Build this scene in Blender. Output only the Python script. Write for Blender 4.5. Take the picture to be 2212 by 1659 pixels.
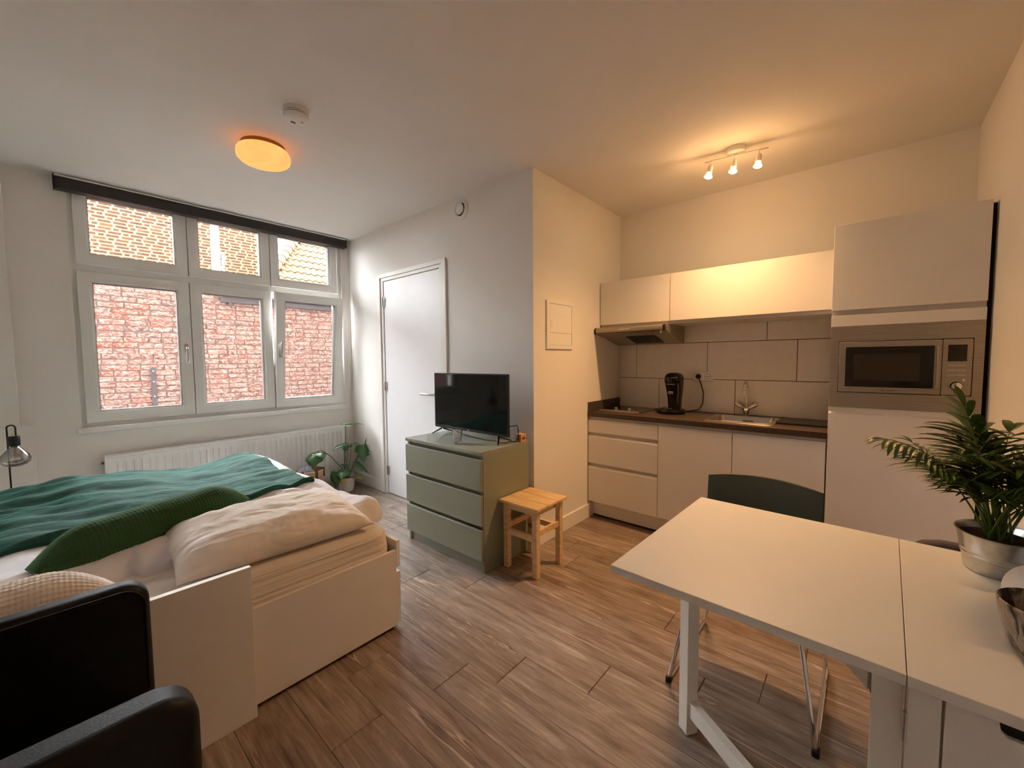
import bpy, bmesh, math, random
from mathutils import Vector, Matrix, Euler, noise
from math import sin, cos, pi, radians, sqrt, hypot

for o in list(bpy.data.objects):
    bpy.data.objects.remove(o)
SC = bpy.context.scene
COL = SC.collection
random.seed(7)

# ------------------------------------------------------------------ camera
FPX, YAW, PITCH, ROLL, CAMH = 877.757, 0.71543, -0.05866, -0.00834, 1.3504
cam_d = bpy.data.cameras.new('camera')
cam_d.sensor_fit = 'HORIZONTAL'
cam_d.sensor_width = 36.0
cam_d.lens = FPX * 36.0 / 2212.0
cam_d.clip_start = 0.02
cam = bpy.data.objects.new('camera', cam_d)
COL.objects.link(cam)
_f = Vector((cos(YAW) * cos(PITCH), sin(YAW) * cos(PITCH), sin(PITCH)))
_r = Vector((sin(YAW), -cos(YAW), 0))
_u = _r.cross(_f)
_r2 = _r * cos(ROLL) + _u * sin(ROLL)
_u2 = _u * cos(ROLL) - _r * sin(ROLL)
cam.matrix_world = Matrix(((_r2.x, _u2.x, -_f.x, 0), (_r2.y, _u2.y, -_f.y, 0), (_r2.z, _u2.z, -_f.z, CAMH), (0, 0, 0, 1)))
SC.camera = cam

# ------------------------------------------------------------------ world, sun, exposure
SKY = 10.8
W = bpy.data.worlds.new('sky')
SC.world = W
W.use_nodes = True
bg = W.node_tree.nodes['Background']
bg.inputs['Color'].default_value = (0.955, 0.972, 1.0, 1)
bg.inputs['Strength'].default_value = SKY
sun_d = bpy.data.lights.new('sun', 'SUN')
sun_d.energy = 3.0
sun_d.color = (1.0, 0.86, 0.62)
sun_d.angle = radians(1.0)
sun = bpy.data.objects.new('sun', sun_d)
COL.objects.link(sun)
sun.rotation_euler = Vector((0.35, 0.72, -0.86)).to_track_quat('-Z', 'Y').to_euler()
SC.view_settings.view_transform = 'Standard'
SC.view_settings.look = 'None'
SC.view_settings.exposure = 1.6
SC.view_settings.gamma = 1.0
SC.view_settings.use_curve_mapping = False
SPOT_W = 18.0      # each kitchen spot bulb: forward beam
LEAK_W = 0.6       # and what its bare dichroic bulb sheds all round
CEIL_E = 0.6       # emission of the ceiling lamp's glass

# ------------------------------------------------------------------ room dimensions (metres)
XD, YW, YF, XK, YR, H = 2.2564, 4.335, 1.7594, 3.582, -0.4566, 2.6661
XL = -0.56
XC = 2.9962        # kitchen fronts
ZW = 0.9082        # worktop
XU = 3.1976        # wall cabinets

# ------------------------------------------------------------------ materials
def s2l(c):
    return tuple(((v / 255.0) / 12.92 if v / 255.0 <= 0.04045 else ((v / 255.0 + 0.055) / 1.055) ** 2.4) for v in c)

class NT:
    def __init__(s, name):
        s.m = bpy.data.materials.new(name); s.m.use_nodes = True
        s.t = s.m.node_tree; s.n = s.t.nodes; s.l = s.t.links
        s.b = s.n['Principled BSDF']
    def add(s, typ, **kw):
        n = s.n.new(typ)
        for k, v in kw.items():
            if k == 'ins':
                for a, b in v.items(): n.inputs[a].default_value = b
            else: setattr(n, k, v)
        return n
    def link(s, a, b): s.l.new(a, b)
    def coords(s, scale=(1, 1, 1), rnd=False):
        tc = s.add('ShaderNodeTexCoord')
        mp = s.add('ShaderNodeMapping'); mp.inputs['Scale'].default_value = scale
        s.link(tc.outputs['Object'], mp.inputs['Vector'])
        if rnd:
            oi = s.add('ShaderNodeObjectInfo')
            mu = s.add('ShaderNodeMath', operation='MULTIPLY'); mu.inputs[1].default_value = 37.0
            s.link(oi.outputs['Random'], mu.inputs[0])
            cx = s.add('ShaderNodeCombineXYZ')
            s.link(mu.outputs[0], cx.inputs[0]); s.link(mu.outputs[0], cx.inputs[1]); s.link(mu.outputs[0], cx.inputs[2])
            s.link(cx.outputs[0], mp.inputs['Location'])
        return mp.outputs['Vector']
    def noise(s, vec, scale, detail=4, rough=0.55, dist=0.0):
        n = s.add('ShaderNodeTexNoise')
        n.inputs['Scale'].default_value = scale; n.inputs['Detail'].default_value = detail
        n.inputs['Roughness'].default_value = rough; n.inputs['Distortion'].default_value = dist
        s.link(vec, n.inputs['Vector'])
        return n.outputs['Fac']
    def ramp(s, fac, stops):
        r = s.add('ShaderNodeValToRGB')
        e = r.color_ramp.elements
        while len(e) < len(stops): e.new(0.5)
        for i, (p, c) in enumerate(stops):
            e[i].position = p; e[i].color = (*c, 1) if len(c) == 3 else c
        s.link(fac, r.inputs['Fac'])
        return r.outputs['Color']
    def mix(s, fac, a, b, blend='MIX'):
        m = s.add('ShaderNodeMix', data_type='RGBA', blend_type=blend)
        if isinstance(fac, (int, float)): m.inputs[0].default_value = fac
        else: s.link(fac, m.inputs[0])
        for i, v in ((6, a), (7, b)):
            if isinstance(v, tuple): m.inputs[i].default_value = (*v, 1)
            else: s.link(v, m.inputs[i])
        return m.outputs[2]
    def bump(s, h, strength=0.2, dist=0.01):
        b = s.add('ShaderNodeBump'); b.inputs['Strength'].default_value = strength; b.inputs['Distance'].default_value = dist
        s.link(h, b.inputs['Height']); s.link(b.outputs['Normal'], s.b.inputs['Normal'])
        return b
    def set(s, **kw):
        for k, v in kw.items():
            k2 = {'color': 'Base Color', 'rough': 'Roughness', 'metal': 'Metallic', 'coat': 'Coat Weight', 'spec': 'Specular IOR Level',
                  'trans': 'Transmission Weight', 'ior': 'IOR', 'sheen': 'Sheen Weight', 'alpha': 'Alpha', 'sss': 'Subsurface Weight'}[k]
            if isinstance(v, tuple): v = (*v, 1)
            s.b.inputs[k2].default_value = v
        return s

def plain(name, rgb, rough=0.5, metal=0.0, var=0.04, scale=6.0, bump=0.0, bscale=200.0, **kw):
    n = NT(name); c = s2l(rgb)
    n.set(rough=rough, metal=metal, **kw)
    v = n.coords()
    f = n.noise(v, scale, 3)
    col = n.ramp(f, [(0.3, tuple(x * (1 - var) for x in c)), (0.7, tuple(min(1, x * (1 + var)) for x in c))])
    n.link(col, n.b.inputs['Base Color'])
    if bump:
        n.bump(n.noise(v, bscale, 2), bump, 0.002)
    return n.m

M = {}
M['wall'] = plain('wall_paint', (236, 232, 226), 0.75, var=0.012, scale=2.0, bump=0.12, bscale=140)
M['ceiling'] = plain('ceiling_paint', (235, 230, 224), 0.8, var=0.015, scale=2.0, bump=0.10, bscale=180)
M['trim'] = plain('white_gloss_trim', (240, 238, 233), 0.4, var=0.01)
M['upvc'] = plain('white_pvc', (238, 238, 234), 0.35, var=0.012)
M['gasket'] = plain('grey_gasket', (90, 88, 84), 0.6)
M['doorslab'] = plain('door_paint', (242, 242, 244), 0.42, var=0.01)
M['cab'] = plain('white_laminate', (238, 233, 226), 0.42, var=0.012, scale=4)
M['cabdark'] = plain('cabinet_shadow_gap', (38, 32, 28), 0.7)
M['carcass'] = plain('cabinet_carcass', (205, 200, 194), 0.5)
M['chrome'] = plain('chrome', (225, 225, 225), 0.09, 1.0, var=0.02)
M['steelknob'] = plain('brushed_nickel', (190, 188, 184), 0.28, 1.0)
M['black'] = plain('black_plastic', (22, 22, 24), 0.38)
M['blackrod'] = plain('black_metal', (20, 19, 22), 0.45)
M['blackgloss'] = plain('black_gloss', (10, 9, 9), 0.08, var=0.0)
M['rubber'] = plain('black_rubber', (16, 16, 16), 0.7)
M['blind'] = plain('dark_roller_blind', (44, 38, 38), 0.55)
M['whiteplastic'] = plain('white_plastic', (238, 236, 232), 0.4, var=0.01)
M['radiator'] = plain('white_enamel', (240, 240, 238), 0.32, var=0.01)
M['sage'] = plain('sage_green_lacquer', (140, 144, 126), 0.36, var=0.02)
M['sagedark'] = plain('sage_inner', (124, 128, 111), 0.5)
M['bedwhite'] = plain('white_foil', (236, 230, 222), 0.45, var=0.012)
M['dark'] = plain('dark_void', (18, 15, 13), 0.8)
M['soil'] = plain('potting_soil', (40, 26, 20), 0.95, var=0.5, scale=60, bump=0.8, bscale=90)
M['potwhite'] = plain('white_ceramic', (228, 220, 208), 0.35, var=0.01)
M['mortar'] = plain('old_mortar', (112, 92, 87), 0.9, var=0.12, scale=12, bump=0.5, bscale=60)
M['exterior'] = plain('outer_render', (150, 140, 130), 0.9, var=0.05)
M['mortar_pale'] = plain('pale_mortar', (150, 134, 108), 0.9, var=0.08, scale=8, bump=0.3, bscale=60)
M['gutter'] = plain('slate_grey_gutter', (70, 64, 70), 0.6)
M['whitepipe'] = plain('white_flue', (240, 238, 235), 0.45)
M['greypipe'] = plain('galvanised_pipe', (150, 155, 165), 0.4, 0.6)
M['paving'] = plain('concrete_paving', (150, 145, 138), 0.9, var=0.1, scale=3)
M['leatherblack'] = plain('black_leather', (10, 8, 8), 0.46, spec=0.3, var=0.1, scale=30, bump=0.25, bscale=220)
M['leathergreen'] = plain('dark_green_leather', (68, 75, 66), 0.42, var=0.06, scale=30, bump=0.2, bscale=240)
M['mauve'] = plain('mauve_grey_fabric', (88, 78, 84), 0.85, var=0.08, scale=40, bump=0.3, bscale=300)
M['cord'] = plain('black_cable', (16, 15, 15), 0.5)
M['cardboard'] = plain('cardboard', (205, 158, 110), 0.75, var=0.05, scale=20)
M['cardprint'] = plain('brown_print', (130, 72, 42), 0.75)
M['paper'] = plain('paper_white', (245, 243, 240), 0.6)
M['brass'] = plain('lamp_base_gold', (150, 110, 40), 0.45, 0.6)
M['upstand'] = plain('graphite_laminate', (74, 66, 58), 0.45, var=0.06, scale=40)
M['leather_tan'] = plain('brown_leather_strap', (98, 52, 30), 0.6)
M['tablewhite'] = plain('white_table_lacquer', (236, 232, 222), 0.4, var=0.012)

def glassy(name, tint=(1, 1, 1), refl=0.08, rough=0.0):
    n = NT(name); n.n.remove(n.b)
    out = n.n['Material Output']
    tr = n.add('ShaderNodeBsdfTransparent'); tr.inputs[0].default_value = (*tint, 1)
    gl = n.add('ShaderNodeBsdfGlossy'); gl.inputs['Roughness'].default_value = rough
    lw = n.add('ShaderNodeLayerWeight'); lw.inputs[0].default_value = refl * 3
    fr = n.add('ShaderNodeMath', operation='MULTIPLY_ADD'); fr.inputs[1].default_value = 0.7; fr.inputs[2].default_value = refl * 0.5
    n.link(lw.outputs['Fresnel'], fr.inputs[0])
    mx = n.add('ShaderNodeMixShader')
    n.link(fr.outputs[0], mx.inputs[0]); n.link(tr.outputs[0], mx.inputs[1]); n.link(gl.outputs[0], mx.inputs[2])
    n.link(mx.outputs[0], out.inputs[0])
    return n.m
M['pane'] = glassy('window_glass', (0.97, 0.98, 0.98), 0.05)
M['smoke'] = glassy('smoked_glass', (0.78, 0.76, 0.73), 0.22)
M['tumbler'] = glassy('clear_glass', (0.975, 0.985, 0.98), 0.10)
M['water'] = glassy('water', (0.93, 0.95, 0.95), 0.06)

def emit(name, rgb, strength, var=None):
    n = NT(name); n.n.remove(n.b)
    e = n.add('ShaderNodeEmission'); e.inputs[0].default_value = (*rgb, 1); e.inputs[1].default_value = strength
    if var:
        v = n.coords((1, 1, 1))
        f = n.noise(v, 5, 3, 0.6, 1.5)
        c = n.ramp(f, [(0.3, var), (0.7, rgb)])
        n.link(c, e.inputs[0])
    n.link(e.outputs[0], n.n['Material Output'].inputs[0])
    return n.m
M['bulb'] = emit('lit_halogen', (1.0, 0.78, 0.45), 60.0)
M['bulbglass'] = emit('glowing_reflector', (1.0, 0.55, 0.16), 3.0)
M['lampglass'] = emit('lit_amber_glass', (1.0, 0.36, 0.11), CEIL_E, (1.0, 0.28, 0.075))

# brushed steel
n = NT('brushed_steel'); n.set(metal=0.75, rough=0.36, color=s2l((178, 165, 148)))
v = n.coords((1.5, 1.5, 220)); f = n.noise(v, 3, 3)
n.link(n.ramp(f, [(0.3, s2l((150, 140, 129))), (0.7, s2l((184, 174, 161)))]), n.b.inputs['Base Color']); n.bump(f, 0.05, 0.001)
M['steel'] = n.m
# zinc
n = NT('galvanised_zinc'); n.set(metal=0.9, rough=0.25)
v = n.coords(); f = n.noise(v, 45, 4); n.link(n.ramp(f, [(0.3, s2l((184, 186, 184))), (0.7, s2l((206, 208, 204)))]), n.b.inputs['Base Color'])
M['zinc'] = n.m
# worktop: dark brown stone laminate
n = NT('worktop_laminate'); n.set(rough=0.32)
v = n.coords(); f = n.noise(v, 90, 5, 0.7)
n.link(n.ramp(f, [(0.3, s2l((46, 36, 30))), (0.55, s2l((74, 58, 46))), (0.75, s2l((104, 84, 66)))]), n.b.inputs['Base Color'])
M['worktop'] = n.m
# wall tile
M['tile'] = plain('cream_tile', (230, 224, 216), 0.4, var=0.03, scale=14)
M['grout'] = plain('brown_grout', (112, 92, 74), 0.9)
# floor plank
n = NT('oak_vinyl_plank'); n.set(rough=0.30, spec=0.5)
v = n.coords((1, 0.06, 1), rnd=True)
oi = n.add('ShaderNodeObjectInfo')
f1 = n.noise(v, 40, 7, 0.72, 0.8)
grain = n.ramp(f1, [(0.30, s2l((104, 91, 83))), (0.43, s2l((146, 131, 120))), (0.56, s2l((168, 153, 142))), (0.72, s2l((204, 191, 180)))])
v2 = n.coords((1, 0.28, 1), rnd=True)
f2 = n.noise(v2, 7, 5, 0.6, 1.2)
blot = n.ramp(f2, [(0.30, s2l((188, 172, 160))), (0.55, (1, 1, 1)), (0.75, s2l((222, 212, 204)))])
c1 = n.mix(0.8, grain, blot, 'MULTIPLY')
# long pale cracks
wv = n.add('ShaderNodeTexNoise'); wv.inputs['Scale'].default_value = 2.6; wv.inputs['Detail'].default_value = 5; wv.inputs['Distortion'].default_value = 0.4
v3 = n.coords((3.2, 0.17, 1), rnd=True); n.link(v3, wv.inputs['Vector'])
sb = n.add('ShaderNodeMath', operation='SUBTRACT'); sb.inputs[1].default_value = 0.5; n.link(wv.outputs['Fac'], sb.inputs[0])
ab = n.add('ShaderNodeMath', operation='ABSOLUTE'); n.link(sb.outputs[0], ab.inputs[0])
crack = n.ramp(ab.outputs[0], [(0.0, (.75, .75, .75)), (0.0030, (.75, .75, .75)), (0.0065, (0, 0, 0))])
gate = n.ramp(n.noise(v2, 3.0, 2), [(0.50, (0, 0, 0)), (0.57, (1, 1, 1))])
cg = n.mix(1.0, crack, gate, 'MULTIPLY')
c2a = n.mix(cg, c1, s2l((222, 206, 192)))
ds = n.ramp(sb.outputs[0], [(0.0055, (0, 0, 0)), (0.0075, (.8, .8, .8)), (0.011, (.5, .5, .5)), (0.018, (0, 0, 0))])
dg_ = n.mix(1.0, ds, gate, 'MULTIPLY')
c2 = n.mix(dg_, c2a, s2l((98, 78, 66)))
tone = n.ramp(oi.outputs['Random'], [(0.0, s2l((226, 220, 216))), (0.5, s2l((246, 242, 240))), (1.0, (1, 1, 1))])
c3 = n.mix(1.0, c2, tone, 'MULTIPLY')
n.link(c3, n.b.inputs['Base Color'])
n.bump(f1, 0.10, 0.002)
M['plank'] = n.m
M['plankgap'] = plain('plank_gap', (60, 46, 38), 0.9)
# pine
n = NT('pine_wood'); n.set(rough=0.5)
v = n.coords((1, 1, 1)); mp = v
f = n.noise(n.coords((14, 1.6, 14)), 3.2, 5, 0.6, 0.6)
c = n.ramp(f, [(0.25, s2l((204, 162, 110))), (0.5, s2l((230, 196, 146))), (0.75, s2l((242, 216, 174)))])
vo = n.add('ShaderNodeTexVoronoi'); vo.inputs['Scale'].default_value = 5.5; n.link(n.coords((1, 0.55, 1)), vo.inputs['Vector'])
kn = n.ramp(vo.outputs['Distance'], [(0.0, (1, 1, 1)), (0.07, (0.8, 0.8, 0.8)), (0.12, (0, 0, 0))])
n.link(n.mix(kn, c, s2l((130, 78, 36))), n.b.inputs['Base Color'])
M['pine'] = n.m
# bricks
def brick_mat(name, cols, white, wamt, b=0.6):
    n = NT(name); n.set(rough=0.92)
    oi = n.add('ShaderNodeObjectInfo')
    base = n.ramp(oi.outputs['Random'], [(i / (len(cols) - 1), s2l(c)) for i, c in enumerate(cols)])
    v = n.coords((1, 1, 1.7), rnd=True)
    f = n.noise(v, 26, 6, 0.7, 0.6)
    wh = n.ramp(f, [(0.50 - wamt * 0.1, (0, 0, 0)), (0.60, (wamt, wamt, wamt))])
    c = n.mix(wh, base, s2l(white))
    g = n.noise(v, 7, 3)
    c = n.mix(n.ramp(g, [(0.55, (0, 0, 0)), (0.8, (0.35, 0.35, 0.35))]), c, s2l((92, 70, 66)))
    n.link(c, n.b.inputs['Base Color']); n.bump(f, b, 0.01)
    return n.m
M['brick'] = brick_mat('old_red_brick', [(104, 66, 60), (118, 80, 74), (112, 72, 68), (126, 90, 84), (132, 60, 46), (94, 70, 68), (114, 78, 73)], (184, 164, 156), 0.75)
M['brickstuff'] = M['brick']
M['brick_far'] = brick_mat('far_brown_brick', [(70, 44, 34), (86, 56, 40), (64, 44, 38), (98, 66, 42)], (140, 112, 86), 0.3, 0.2)
n = NT('clay_roof_tile'); n.set(rough=0.85)
oi = n.add('ShaderNodeObjectInfo')
n.link(n.ramp(oi.outputs['Random'], [(0, s2l((96, 72, 48))), (0.5, s2l((110, 86, 58))), (1, s2l((106, 72, 36)))]), n.b.inputs['Base Color'])
M['rooftile'] = n.m
# fabrics
def fabric(name, rgb, rough=0.9, var=0.06, weave=420, sheen=0.2, wrinkle=0.0, wr_scale=(6, 20, 6)):
    n = NT(name); n.set(rough=rough, sheen=sheen)
    c = s2l(rgb); v = n.coords()
    n.b.inputs['Sheen Tint'].default_value = (*[min(1, x * 1.6 / max(c)) for x in c], 1)
    f = n.noise(v, 5, 3); n.link(n.ramp(f, [(0.3, tuple(x * (1 - var) for x in c)), (0.7, tuple(min(1, x * (1 + var)) for x in c))]), n.b.inputs['Base Color'])
    w = n.noise(v, weave, 2)
    if wrinkle:
        w2 = n.noise(n.coords(wr_scale), 1.3, 2.2, 0.5, 0.8)
        b = n.bump(w2, wrinkle, 0.03)
        b2 = n.add('ShaderNodeBump'); b2.inputs['Strength'].default_value = 0.12; b2.inputs['Distance'].default_value = 0.002
        n.link(w, b2.inputs['Height']); n.link(b.outputs['Normal'], b2.inputs['Normal']); n.link(b2.outputs['Normal'], n.b.inputs['Normal'])
    else:
        n.bump(w, 0.15, 0.002)
    return n.m
M['sheet'] = fabric('cream_fitted_sheet', (232, 220, 206), wrinkle=1.0, wr_scale=(0.8, 5, 13))
M['duvet'] = fabric('pale_linen_duvet', (231, 227, 228), wrinkle=0.7, wr_scale=(4, 8, 5))
M['pillowcase'] = fabric('cream_pillowcase', (236, 225, 212), wrinkle=0.7, wr_scale=(4, 9, 6))
n = NT('teal_velvet'); n.set(rough=0.8, sheen=0.28)
n.b.inputs['Sheen Tint'].default_value = (0.25, 0.75, 0.65, 1); n.b.inputs['Sheen Roughness'].default_value = 0.35
v = n.coords((2.2, 7, 2)); f = n.noise(v, 3.2, 6, 0.65, 0.8)
n.link(n.ramp(f, [(0.3, s2l((3, 46, 38))), (0.5, s2l((7, 72, 58))), (0.72, s2l((22, 104, 84)))]), n.b.inputs['Base Color']); n.bump(f, 0.6, 0.02)
M['teal'] = n.m
M['teal_hem'] = fabric('teal_hem', (9, 56, 48), sheen=0.3)
M['green_cord'] = fabric('green_ribbed_velvet', (34, 68, 34), sheen=0.2, var=0.1)
M['white_cord'] = fabric('white_waffle', (236, 226, 216), sheen=0.1)
M['greycloth'] = fabric('grey_blue_cloth', (150, 152, 170))
# leaves
def leafmat(name, a, b, rough=0.4):
    n = NT(name); n.set(rough=rough, spec=0.5)
    oi = n.add('ShaderNodeObjectInfo'); v = n.coords((1, 1, 1), rnd=True)
    f = n.noise(v, 14, 3)
    n.link(n.ramp(f, [(0.3, s2l(a)), (0.7, s2l(b))]), n.b.inputs['Base Color'])
    return n.m
M['palm'] = leafmat('palm_leaf', (50, 78, 28), (92, 122, 50))
M['palmstem'] = leafmat('palm_stem', (70, 86, 40), (96, 108, 56))
M['monstera'] = leafmat('monstera_leaf', (44, 82, 46), (72, 116, 66), 0.3)
M['monstera_pale'] = leafmat('young_leaf', (120, 150, 80), (160, 180, 110), 0.4)
M['yellowleaf'] = leafmat('yellow_leaf', (196, 150, 40), (222, 186, 80), 0.5)
# basket straw
n = NT('seagrass'); n.set(rough=0.8)
wv = n.add('ShaderNodeTexWave', wave_type='BANDS', bands_direction='Z'); wv.inputs['Scale'].default_value = 28; wv.inputs['Distortion'].default_value = 3.0
n.link(n.coords(), wv.inputs['Vector'])
n.link(n.ramp(wv.outputs['Fac'], [(0.2, s2l((182, 148, 104))), (0.8, s2l((218, 190, 146)))]), n.b.inputs['Base Color']); n.bump(wv.outputs['Fac'], 0.6, 0.006)
M['straw'] = n.m
# tortoiseshell bowl
n = NT('tortoise_glass'); n.set(rough=0.3, spec=0.35)
v = n.coords((1, 1, 0.4)); f = n.noise(v, 30, 3, 0.5, 0.9)
n.link(n.ramp(f, [(0.39, s2l((16, 12, 10))), (0.44, s2l((78, 66, 56))), (0.52, s2l((162, 148, 134))), (0.75, s2l((122, 108, 96)))]), n.b.inputs['Base Color'])
M['tortoise'] = n.m
n = NT('tv_panel'); n.set(color=(0.0035, 0.0035, 0.0035), rough=0.06, spec=0.35)
M['screen'] = n.m
n = NT('oven_glass'); n.set(color=s2l((20, 14, 11)), rough=0.1, spec=0.5)
M['ovenglass'] = n.m
n = NT('oven_inner'); n.set(color=s2l((44, 33, 24)), rough=0.35, spec=0.5)
M['oveninner'] = n.m
n = NT('hob_glass'); n.set(color=s2l((46, 38, 32)), rough=0.16, spec=0.5)
M['hobglass'] = n.m

# ------------------------------------------------------------------ mesh helpers
WOFF = {}
class MB:
    def __init__(s): s.v = []; s.f = []
    def _add(s, vs, fs):
        k = len(s.v); s.v += [tuple(x) for x in vs]; s.f += [tuple(i + k for i in f) for f in fs]; return s
    def box(s, x0, x1, y0, y1, z0, z1):
        if x0 > x1: x0, x1 = x1, x0
        if y0 > y1: y0, y1 = y1, y0
        if z0 > z1: z0, z1 = z1, z0
        return s._add([(x0, y0, z0), (x1, y0, z0), (x1, y1, z0), (x0, y1, z0), (x0, y0, z1), (x1, y0, z1), (x1, y1, z1), (x0, y1, z1)],
                      [(0, 3, 2, 1), (4, 5, 6, 7), (0, 1, 5, 4), (1, 2, 6, 5), (2, 3, 7, 6), (3, 0, 4, 7)])
    def bar(s, a, b, w, h, up=(0, 0, 1)):
        a = Vector(a); b = Vector(b); d = (b - a).normalized(); u = Vector(up)
        side = d.cross(u).normalized(); u = side.cross(d).normalized()
        vs = [p + side * sx * w / 2 + u * sz * h / 2 for p in (a, b) for sx, sz in ((-1, -1), (1, -1), (1, 1), (-1, 1))]
        return s._add(vs, [(0, 1, 2, 3), (7, 6, 5, 4), (0, 4, 5, 1), (1, 5, 6, 2), (2, 6, 7, 3), (3, 7, 4, 0)])
    def tube(s, pts, r, n=10, closed=False, flat=1.0):
        pts = [Vector(p) for p in pts]; m = len(pts)
        rs = r if isinstance(r, (list, tuple)) else [r] * m
        k = len(s.v); ref = None; rings = []
        for i, p in enumerate(pts):
            if closed: t = (pts[(i + 1) % m] - pts[i - 1]).normalized()
            else: t = ((pts[min(i + 1, m - 1)] - pts[max(i - 1, 0)]) or Vector((0, 0, 1))).normalized()
            if ref is None:
                ref = Vector((0, 0, 1)) if abs(t.z) < 0.9 else Vector((1, 0, 0))
            a = t.cross(ref).normalized(); b = a.cross(t).normalized(); ref = b
            for j in range(n):
                q = 2 * pi * j / n
                s.v.append(tuple(p + a * cos(q) * rs[i] + b * sin(q) * rs[i] * flat))
        for i in range(m if closed else m - 1):
            for j in range(n):
                i2 = (i + 1) % m
                s.f.append((k + i * n + j, k + i * n + (j + 1) % n, k + i2 * n + (j + 1) % n, k + i2 * n + j))
        if not closed:
            s.f.append(tuple(k + j for j in range(n))[::-1]); s.f.append(tuple(k + (m - 1) * n + j for j in range(n)))
        return s
    def lathe(s, prof, c=(0, 0, 0), n=32, sx=1.0, sy=1.0, M4=None, caps=True):
        k = len(s.v); c = Vector(c)
        for r, z in prof:
            for j in range(n):
                q = 2 * pi * j / n
                p = Vector((cos(q) * r * sx, sin(q) * r * sy, z))
                if M4 is not None: p = M4 @ p
                s.v.append(tuple(c + p))
        for i in range(len(prof) - 1):
            for j in range(n):
                s.f.append((k + i * n + j, k + i * n + (j + 1) % n, k + (i + 1) * n + (j + 1) % n, k + (i + 1) * n + j))
        if caps and prof[0][0] > 1e-6: s.f.append(tuple(k + j for j in range(n))[::-1])
        if caps and prof[-1][0] > 1e-6: s.f.append(tuple(k + (len(prof) - 1) * n + j for j in range(n)))
        return s
    def prism(s, poly, axis, a0, a1):
        # poly = 2D points in the plane normal to axis: x -> (y,z), y -> (x,z), z -> (x,y)
        def P(p, a): return {'x': (a, p[0], p[1]), 'y': (p[0], a, p[1]), 'z': (p[0], p[1], a)}[axis]
        m = len(poly); vs = [P(p, a0) for p in poly] + [P(p, a1) for p in poly]
        fs = [tuple(range(m))[::-1], tuple(range(m, 2 * m))] + [(i, (i + 1) % m, m + (i + 1) % m, m + i) for i in range(m)]
        return s._add(vs, fs)
    def grid(s, fn, nu, nv, wrap=False):
        k = len(s.v)
        for i in range(nu):
            for j in range(nv): s.v.append(tuple(fn(i / (nu - 1), j / (nv if wrap else nv - 1))))
        for i in range(nu - 1):
            for j in range(nv if wrap else nv - 1):
                s.f.append((k + i * nv + j, k + (i + 1) * nv + j, k + (i + 1) * nv + (j + 1) % nv, k + i * nv + (j + 1) % nv))
        return s
    def mesh(s, name, off=(0, 0, 0), smooth=True, ang=0.6):
        me = bpy.data.meshes.new(name)
        me.from_pydata([(x - off[0], y - off[1], z - off[2]) for x, y, z in s.v], [], s.f)
        bm = bmesh.new(); bm.from_mesh(me)
        bmesh.ops.recalc_face_normals(bm, faces=bm.faces)
        bm.to_mesh(me); bm.free()
        me.polygons.foreach_set('use_smooth', [smooth] * len(me.polygons))
        if smooth: me.set_sharp_from_angle(angle=ang)
        me.update()
        return me
    def build(s, name, mat, parent=None, bevel=0.0, seg=2, smooth=True, loc=None, rot=None, local=False, ang=0.6, label=None, solid=0.0, subd=0):
        off = (0, 0, 0) if (local or parent is None) else WOFF.get(parent.name, (0, 0, 0))
        if parent is None and loc is not None and not local: off = loc
        me = s.mesh(name, off, smooth, ang)
        if mat is not None: me.materials.append(mat)
        o = bpy.data.objects.new(name, me); COL.objects.link(o)
        if parent is not None: o.parent = parent
        if loc is not None: o.location = loc
        if rot is not None: o.rotation_euler = rot
        WOFF[o.name] = off if not local else (0, 0, 0)
        if solid:
            md = o.modifiers.new('thickness', 'SOLIDIFY'); md.thickness = solid; md.offset = -1
        if bevel:
            md = o.modifiers.new('edge', 'BEVEL'); md.width = bevel; md.segments = seg; md.limit_method = 'ANGLE'; md.angle_limit = 0.5
        if subd:
            md = o.modifiers.new('soft', 'SUBSURF'); md.levels = subd; md.render_levels = subd
        if label: o['label'] = label
        return o

def tag(o, label=None, cat=None, group=None, kind=None):
    if label: o['label'] = label
    if cat: o['category'] = cat
    if group: o['group'] = group
    if kind: o['kind'] = kind
    return o
def thing(name, label, cat, loc=(0, 0, 0), rotz=0.0, group=None, kind=None):
    e = bpy.data.objects.new(name, None); COL.objects.link(e)
    e.empty_display_size = 0.1
    e.location = loc; e.rotation_euler = (0, 0, rotz)
    WOFF[e.name] = tuple(loc) if rotz == 0 else (0, 0, 0)
    return tag(e, label, cat, group, kind)
def struct(name, mb, mat, label=None, **kw):
    o = mb.build(name, mat, **kw); o['kind'] = 'structure'
    if label: o['label'] = label
    return o
def copy_tree(o, parent=None, mats=None):
    c = o.copy(); COL.objects.link(c); c.parent = parent
    for ch in [x for x in o.children]: copy_tree(ch, c)
    return c
def arc(c, r, a0, a1, n, plane='xz', y=0):
    out = []
    for i in range(n + 1):
        a = a0 + (a1 - a0) * i / n
        out.append((c[0] + r * cos(a), c[1] + r * sin(a)))
    return out
def rrect(x0, x1, y0, y1, r, n=5):
    p = []
    for cx, cy, a in ((x1 - r, y1 - r, 0), (x0 + r, y1 - r, pi / 2), (x0 + r, y0 + r, pi), (x1 - r, y0 + r, 3 * pi / 2)):
        p += arc((cx, cy), r, a, a + pi / 2, n)
    return p
def nz(x, y, z=0.0): return noise.noise(Vector((x, y, z)))
def frame_mb(x0, x1, z0, z1, px0, px1, pz0, pz1, y0, y1):
    m = MB()   # a rectangular frame in the xz plane, with a hole
    m.box(x0, px0, y0, y1, z0, z1); m.box(px1, x1, y0, y1, z0, z1)
    m.box(px0, px1, y0, y1, z0, pz0); m.box(px0, px1, y0, y1, pz1, z1)
    return m
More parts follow.
